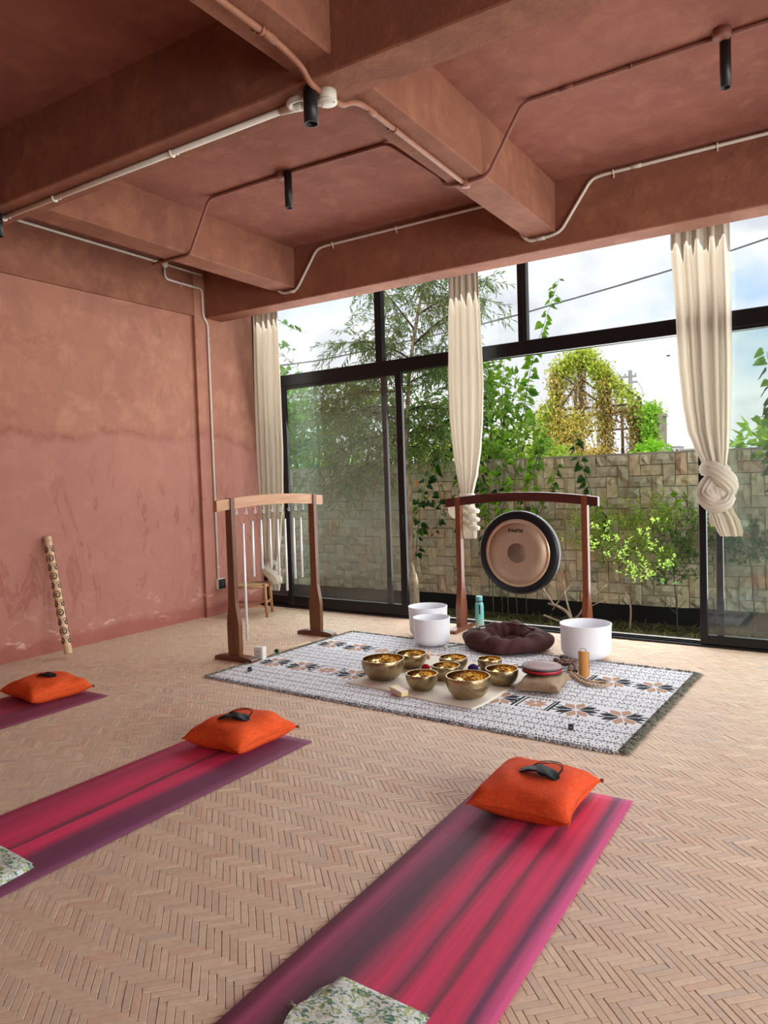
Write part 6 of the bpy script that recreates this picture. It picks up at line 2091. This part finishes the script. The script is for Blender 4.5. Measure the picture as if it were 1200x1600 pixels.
# dry litter and weeds on the soil
def litter():
    n = 2600
    P = np.c_[LR.uniform(-6.2, 0.6, n), LR.uniform(6.97, 7.70, n), np.full(n, -0.055)]
    D = LR.normal(0, 1, (n, 3)); D[:, 2] = np.abs(D[:, 2]) * 0.5
    c = leaf_cols(n, (0.09, 0.07, 0.03), (0.20, 0.18, 0.07))
    g = LR.random(n) < 0.3
    c[g] = leaf_cols(int(g.sum()), (0.06, 0.10, 0.02), (0.16, 0.22, 0.05))
    o = link_mesh('leaf_litter', leaf_mesh('leaf_litter', P, D, LR.uniform(0.04, 0.13, n), LR.uniform(0.006, 0.016, n), c, 0.3, 0.0), M_LEAF)
    tag(o, 'dry leaves and weeds on the planter soil', 'leaf litter', kind='stuff')
litter()

# ================================================================== FAR: vine-covered ruin, pole, cable, houses
def ruin():
    t = thing('ruined_frame', 'ruined steel frame overgrown with yellow and green vines beyond the wall', 'ruin', (-10.5, 36, -0.3))
    b = np.array([-10.5, 36.0, -0.3])
    rust = plain('rusty_steel', (0.13, 0.085, 0.06), 0.85)
    conc = plain('weathered_concrete', (0.36, 0.31, 0.27), 0.9)
    segs = []
    def bar(name, p, q, r, mt=rust):
        MB().tube([Vector(p) - Vector(b), Vector(q) - Vector(b)], r, 6).build(name, mt, t)
        segs.append((np.array(p), np.array(q)))
    Y = 36.0
    for x, z in ((-12.3, 6.9), (-11.15, 7.6), (-9.95, 6.6), (-8.35, 5.0)):
        bar('post', (x, Y, -0.3), (x, Y, z), 0.09)
    for x, z in ((-12.3, 6.4), (-9.95, 6.2)):
        bar('post', (x + 0.3, Y + 1.8, -0.3), (x + 0.3, Y + 1.8, z), 0.08)
    for p, q in (((-12.3, Y, 6.9), (-11.15, Y, 7.6)), ((-11.15, Y, 7.6), (-9.95, Y, 6.6)), ((-12.3, Y, 4.4), (-8.35, Y, 4.4)), ((-12.3, Y, 4.75), (-8.35, Y, 4.75)), ((-9.95, Y, 6.3), (-8.35, Y, 5.0)), ((-13.6, Y, 4.6), (-12.3, Y, 5.6)),
                 ((-12.3, Y, 6.6), (-9.95, Y, 4.7)), ((-12.3, Y, 4.7), (-11.15, Y, 6.2)), ((-11.15, Y, 6.2), (-9.95, Y, 5.2)), ((-12.3, Y, 3.6), (-8.35, Y, 3.6)), ((-12.3, Y, 6.6), (-12.0, Y + 1.8, 6.4)), ((-13.6, Y, 2.0), (-13.6, Y, 4.6))):
        bar('brace', p, q, 0.05)
    MB().box(-7.95 + 10.5, -7.25 + 10.5, -0.4, 0.4, 0.0, 4.35).build('pillar', conc, t)
    MB().box(-8.45 + 10.5, -7.2 + 10.5, -0.35, 0.35, 4.35, 4.5).build('slab', conc, t)
    P, C = [], []
    def add(p, q, n, sig, ca, cb, hang=0.0):
        p, q = np.array(p), np.array(q)
        n = int(n * 1.35)
        f = LR.random((n, 1))
        a = p * (1 - f) + q * f + LR.normal(0, 1, (n, 3)) * np.array([sig, sig, sig])
        a[:, 2] -= LR.exponential(hang, n) if hang > 0 else 0
        P.append(a); C.append(leaf_cols(n, ca, cb, 0.25))
    G1, G2 = (0.42, 0.52, 0.07), (0.66, 0.68, 0.16)
    Y1_, Y2_ = (0.58, 0.46, 0.13), (0.80, 0.66, 0.27)
    B1, B2 = (0.33, 0.21, 0.12), (0.52, 0.37, 0.22)
    add((-12.3, Y, 6.8), (-11.15, Y, 7.5), 900, 0.22, G1, G2, 0.25); add((-11.15, Y, 7.5), (-10.6, Y, 7.4), 600, 0.2, G1, G2, 0.25)
    add((-10.6, Y, 6.9), (-9.85, Y, 6.5), 800, 0.20, G1, G2, 0.3)
    add((-12.35, Y, 3.0), (-12.35, Y, 6.8), 1100, 0.20, B1, Y2_, 0.0); add((-12.5, Y, 2.6), (-12.35, Y, 6.9), 700, 0.22, G1, Y2_)
    add((-11.12, Y, 4.7), (-11.12, Y, 7.2), 380, 0.10, B1, B2); add((-9.95, Y, 2.4), (-9.95, Y, 6.4), 1300, 0.20, B1, Y1_); add((-10.15, Y, 3.5), (-10.1, Y, 6.5), 500, 0.16, G1, Y2_)
    add((-9.8, Y, 6.2), (-8.5, Y, 5.1), 500, 0.15, G1, G2, 0.35)
    add((-13.8, Y, 2.3), (-11.2, Y, 3.6), 2200, 0.42, Y1_, Y2_); add((-13.6, Y, 4.4), (-12.4, Y, 5.2), 700, 0.25, G1, G2, 0.4); add((-13.3, Y, 3.6), (-10.9, Y, 4.3), 1300, 0.30, Y1_, G2)
    add((-11.5, Y, 2.4), (-9.9, Y, 2.5), 700, 0.25, Y1_, Y2_)
    add((-8.5, Y, 2.4), (-8.5, Y, 4.6), 900, 0.22, B1, Y1_); add((-8.3, Y, 4.6), (-7.6, Y, 4.4), 800, 0.22, (0.24, 0.46, 0.05), (0.40, 0.62, 0.10), 0.5); add((-7.9, Y - 0.5, 2.2), (-7.75, Y - 0.5, 4.45), 1300, 0.2, (0.24, 0.46, 0.05), (0.42, 0.62, 0.10))
    add((-9.95, Y, 4.6), (-8.4, Y, 4.5), 260, 0.10, B1, B2, 0.25); add((-12.3, Y, 6.3), (-10.0, Y, 4.8), 160, 0.12, B1, Y2_, 0.2)
    P = np.concatenate(P); C = np.concatenate(C); n = len(P)
    P = P[:, :] ; keep = P[:, 2] > -0.2; P, C = P[keep], C[keep]; n = len(P)
    D = LR.normal(0, 1, (n, 3)); D[:, 2] -= 0.6
    o = link_mesh('vine_leaves', leaf_mesh('vine_leaves', P - b, D, LR.uniform(0.12, 0.25, n), LR.uniform(0.07, 0.13, n), C, 0.3, 0.2), M_LEAF, t)
    o['kind'] = 'stuff'
    m = MB()
    for k in range(170):
        p, q = segs[random.randrange(len(segs))]
        f = random.random(); s = Vector(p * (1 - f) + q * f - b); s += Vector((random.gauss(0, .12), random.gauss(0, .1), 0))
        m.tube(droop_path(s, (random.uniform(-.2, .2), 0, -1), random.uniform(0.5, 1.8), 0.1, 4, 0.12), 0.012, 3, False)
    v = m.build('dry_vines', plain('dry_vine', (0.34, 0.23, 0.13), 0.95), t); v['kind'] = 'stuff'
random.seed(77)
ruin()
pole = thing('utility_pole', 'grey utility pole with crossarm behind the ruin', 'pole', (-10.97, 45, -0.3))
gp = plain('galvanised_grey', (0.32, 0.33, 0.34), 0.7)
MB().tube([(0, 0, 0), (0, 0, 7.85)], [0.16, 0.11], 8).build('shaft', gp, pole)
MB().box(-0.75, 0.35, -0.05, 0.05, 7.44, 7.54).build('crossarm', gp, pole)
MB().box(-0.1, 0.4, -0.05, 0.05, 7.1, 7.2).build('crossarm', gp, pole)
for x in (-0.65, -0.3, 0.3):
    MB().tube([(x, 0, 7.54), (x, 0, 7.68)], 0.04, 6).build('insulator', gp, pole)
MB().tube(smooth_path([(0.3, 0, 7.2), (0.55, 0, 6.9), (0.75, 0, 6.4)], 5), 0.02, 5).build('dropped_wire', gp, pole)
cab = thing('power_cable', 'thin dark power cable sagging across the sky', 'cable', (-12.5, 14, 4.37))
pts = smooth_path([(-18.0, 14, 4.75), (-14.5, 14, 4.46), (-11.094, 14, 4.381), (-9.513, 14, 4.43), (-6.185, 14, 4.655), (-4.644, 14, 4.83), (-2.658, 14, 5.08), (-1.138, 14, 5.327), (2.5, 14, 5.98)], 8)
MB().tube([p - Vector((-12.5, 14, 4.37)) for p in pts], 0.016, 6).build('cable', plain('cable_grey', (0.16, 0.17, 0.20), 0.7), cab, True)
MB().tube([p - Vector((-12.5, 14, 4.355)) + Vector((0, 0.03, 0.01 * math.sin(k))) for k, p in enumerate(pts)], 0.007, 5).build('messenger_wire', plain('wire_grey', (0.2, 0.21, 0.24), 0.6), cab, True)
for (x, w, h, lab) in ((-20.9, 1.3, 5.2, 'small pale house far beyond the wall, left of two'), (-19.3, 1.5, 4.75, 'small pale flat-roofed house far beyond the wall, right of two')):
    hs = thing('far_house', lab, 'house', (x, 110, -0.3), 0, 'far pale houses')
    MB().box(-w / 2, w / 2, 0, 3, 0, h).build('wall', plain('house_wall', (0.62, 0.62, 0.62), 0.9), hs)
    MB().box(-w / 2 - 0.1, w / 2 + 0.1, -0.1, 3.1, h, h + 0.18).build('roof', plain('house_roof', (0.45, 0.44, 0.44), 0.9), hs)
    for k in (-1, 1):
        MB().box(k * w / 4 - 0.15, k * w / 4 + 0.15, -0.03, 0.0, h - 0.75, h - 0.3).build('window', plain('house_glass', (0.08, 0.09, 0.10), 0.3), hs)
bd = thing('bird', 'tiny dark bird flying in the sky right of the ruin', 'bird', (-4.9, 25, 5.2))
MB().ball((0, 0, 0), 0.03, 8, 6, (2.2, 0.8, 0.8)).build('body', M_CORD, bd, True)
for s in (-1, 1):
    MB().prism([(-0.03, 0.0), (0.03, 0.0), (0.0, s * 0.10)], 0.0, 0.006, 'XY').build('wing', M_CORD, bd)
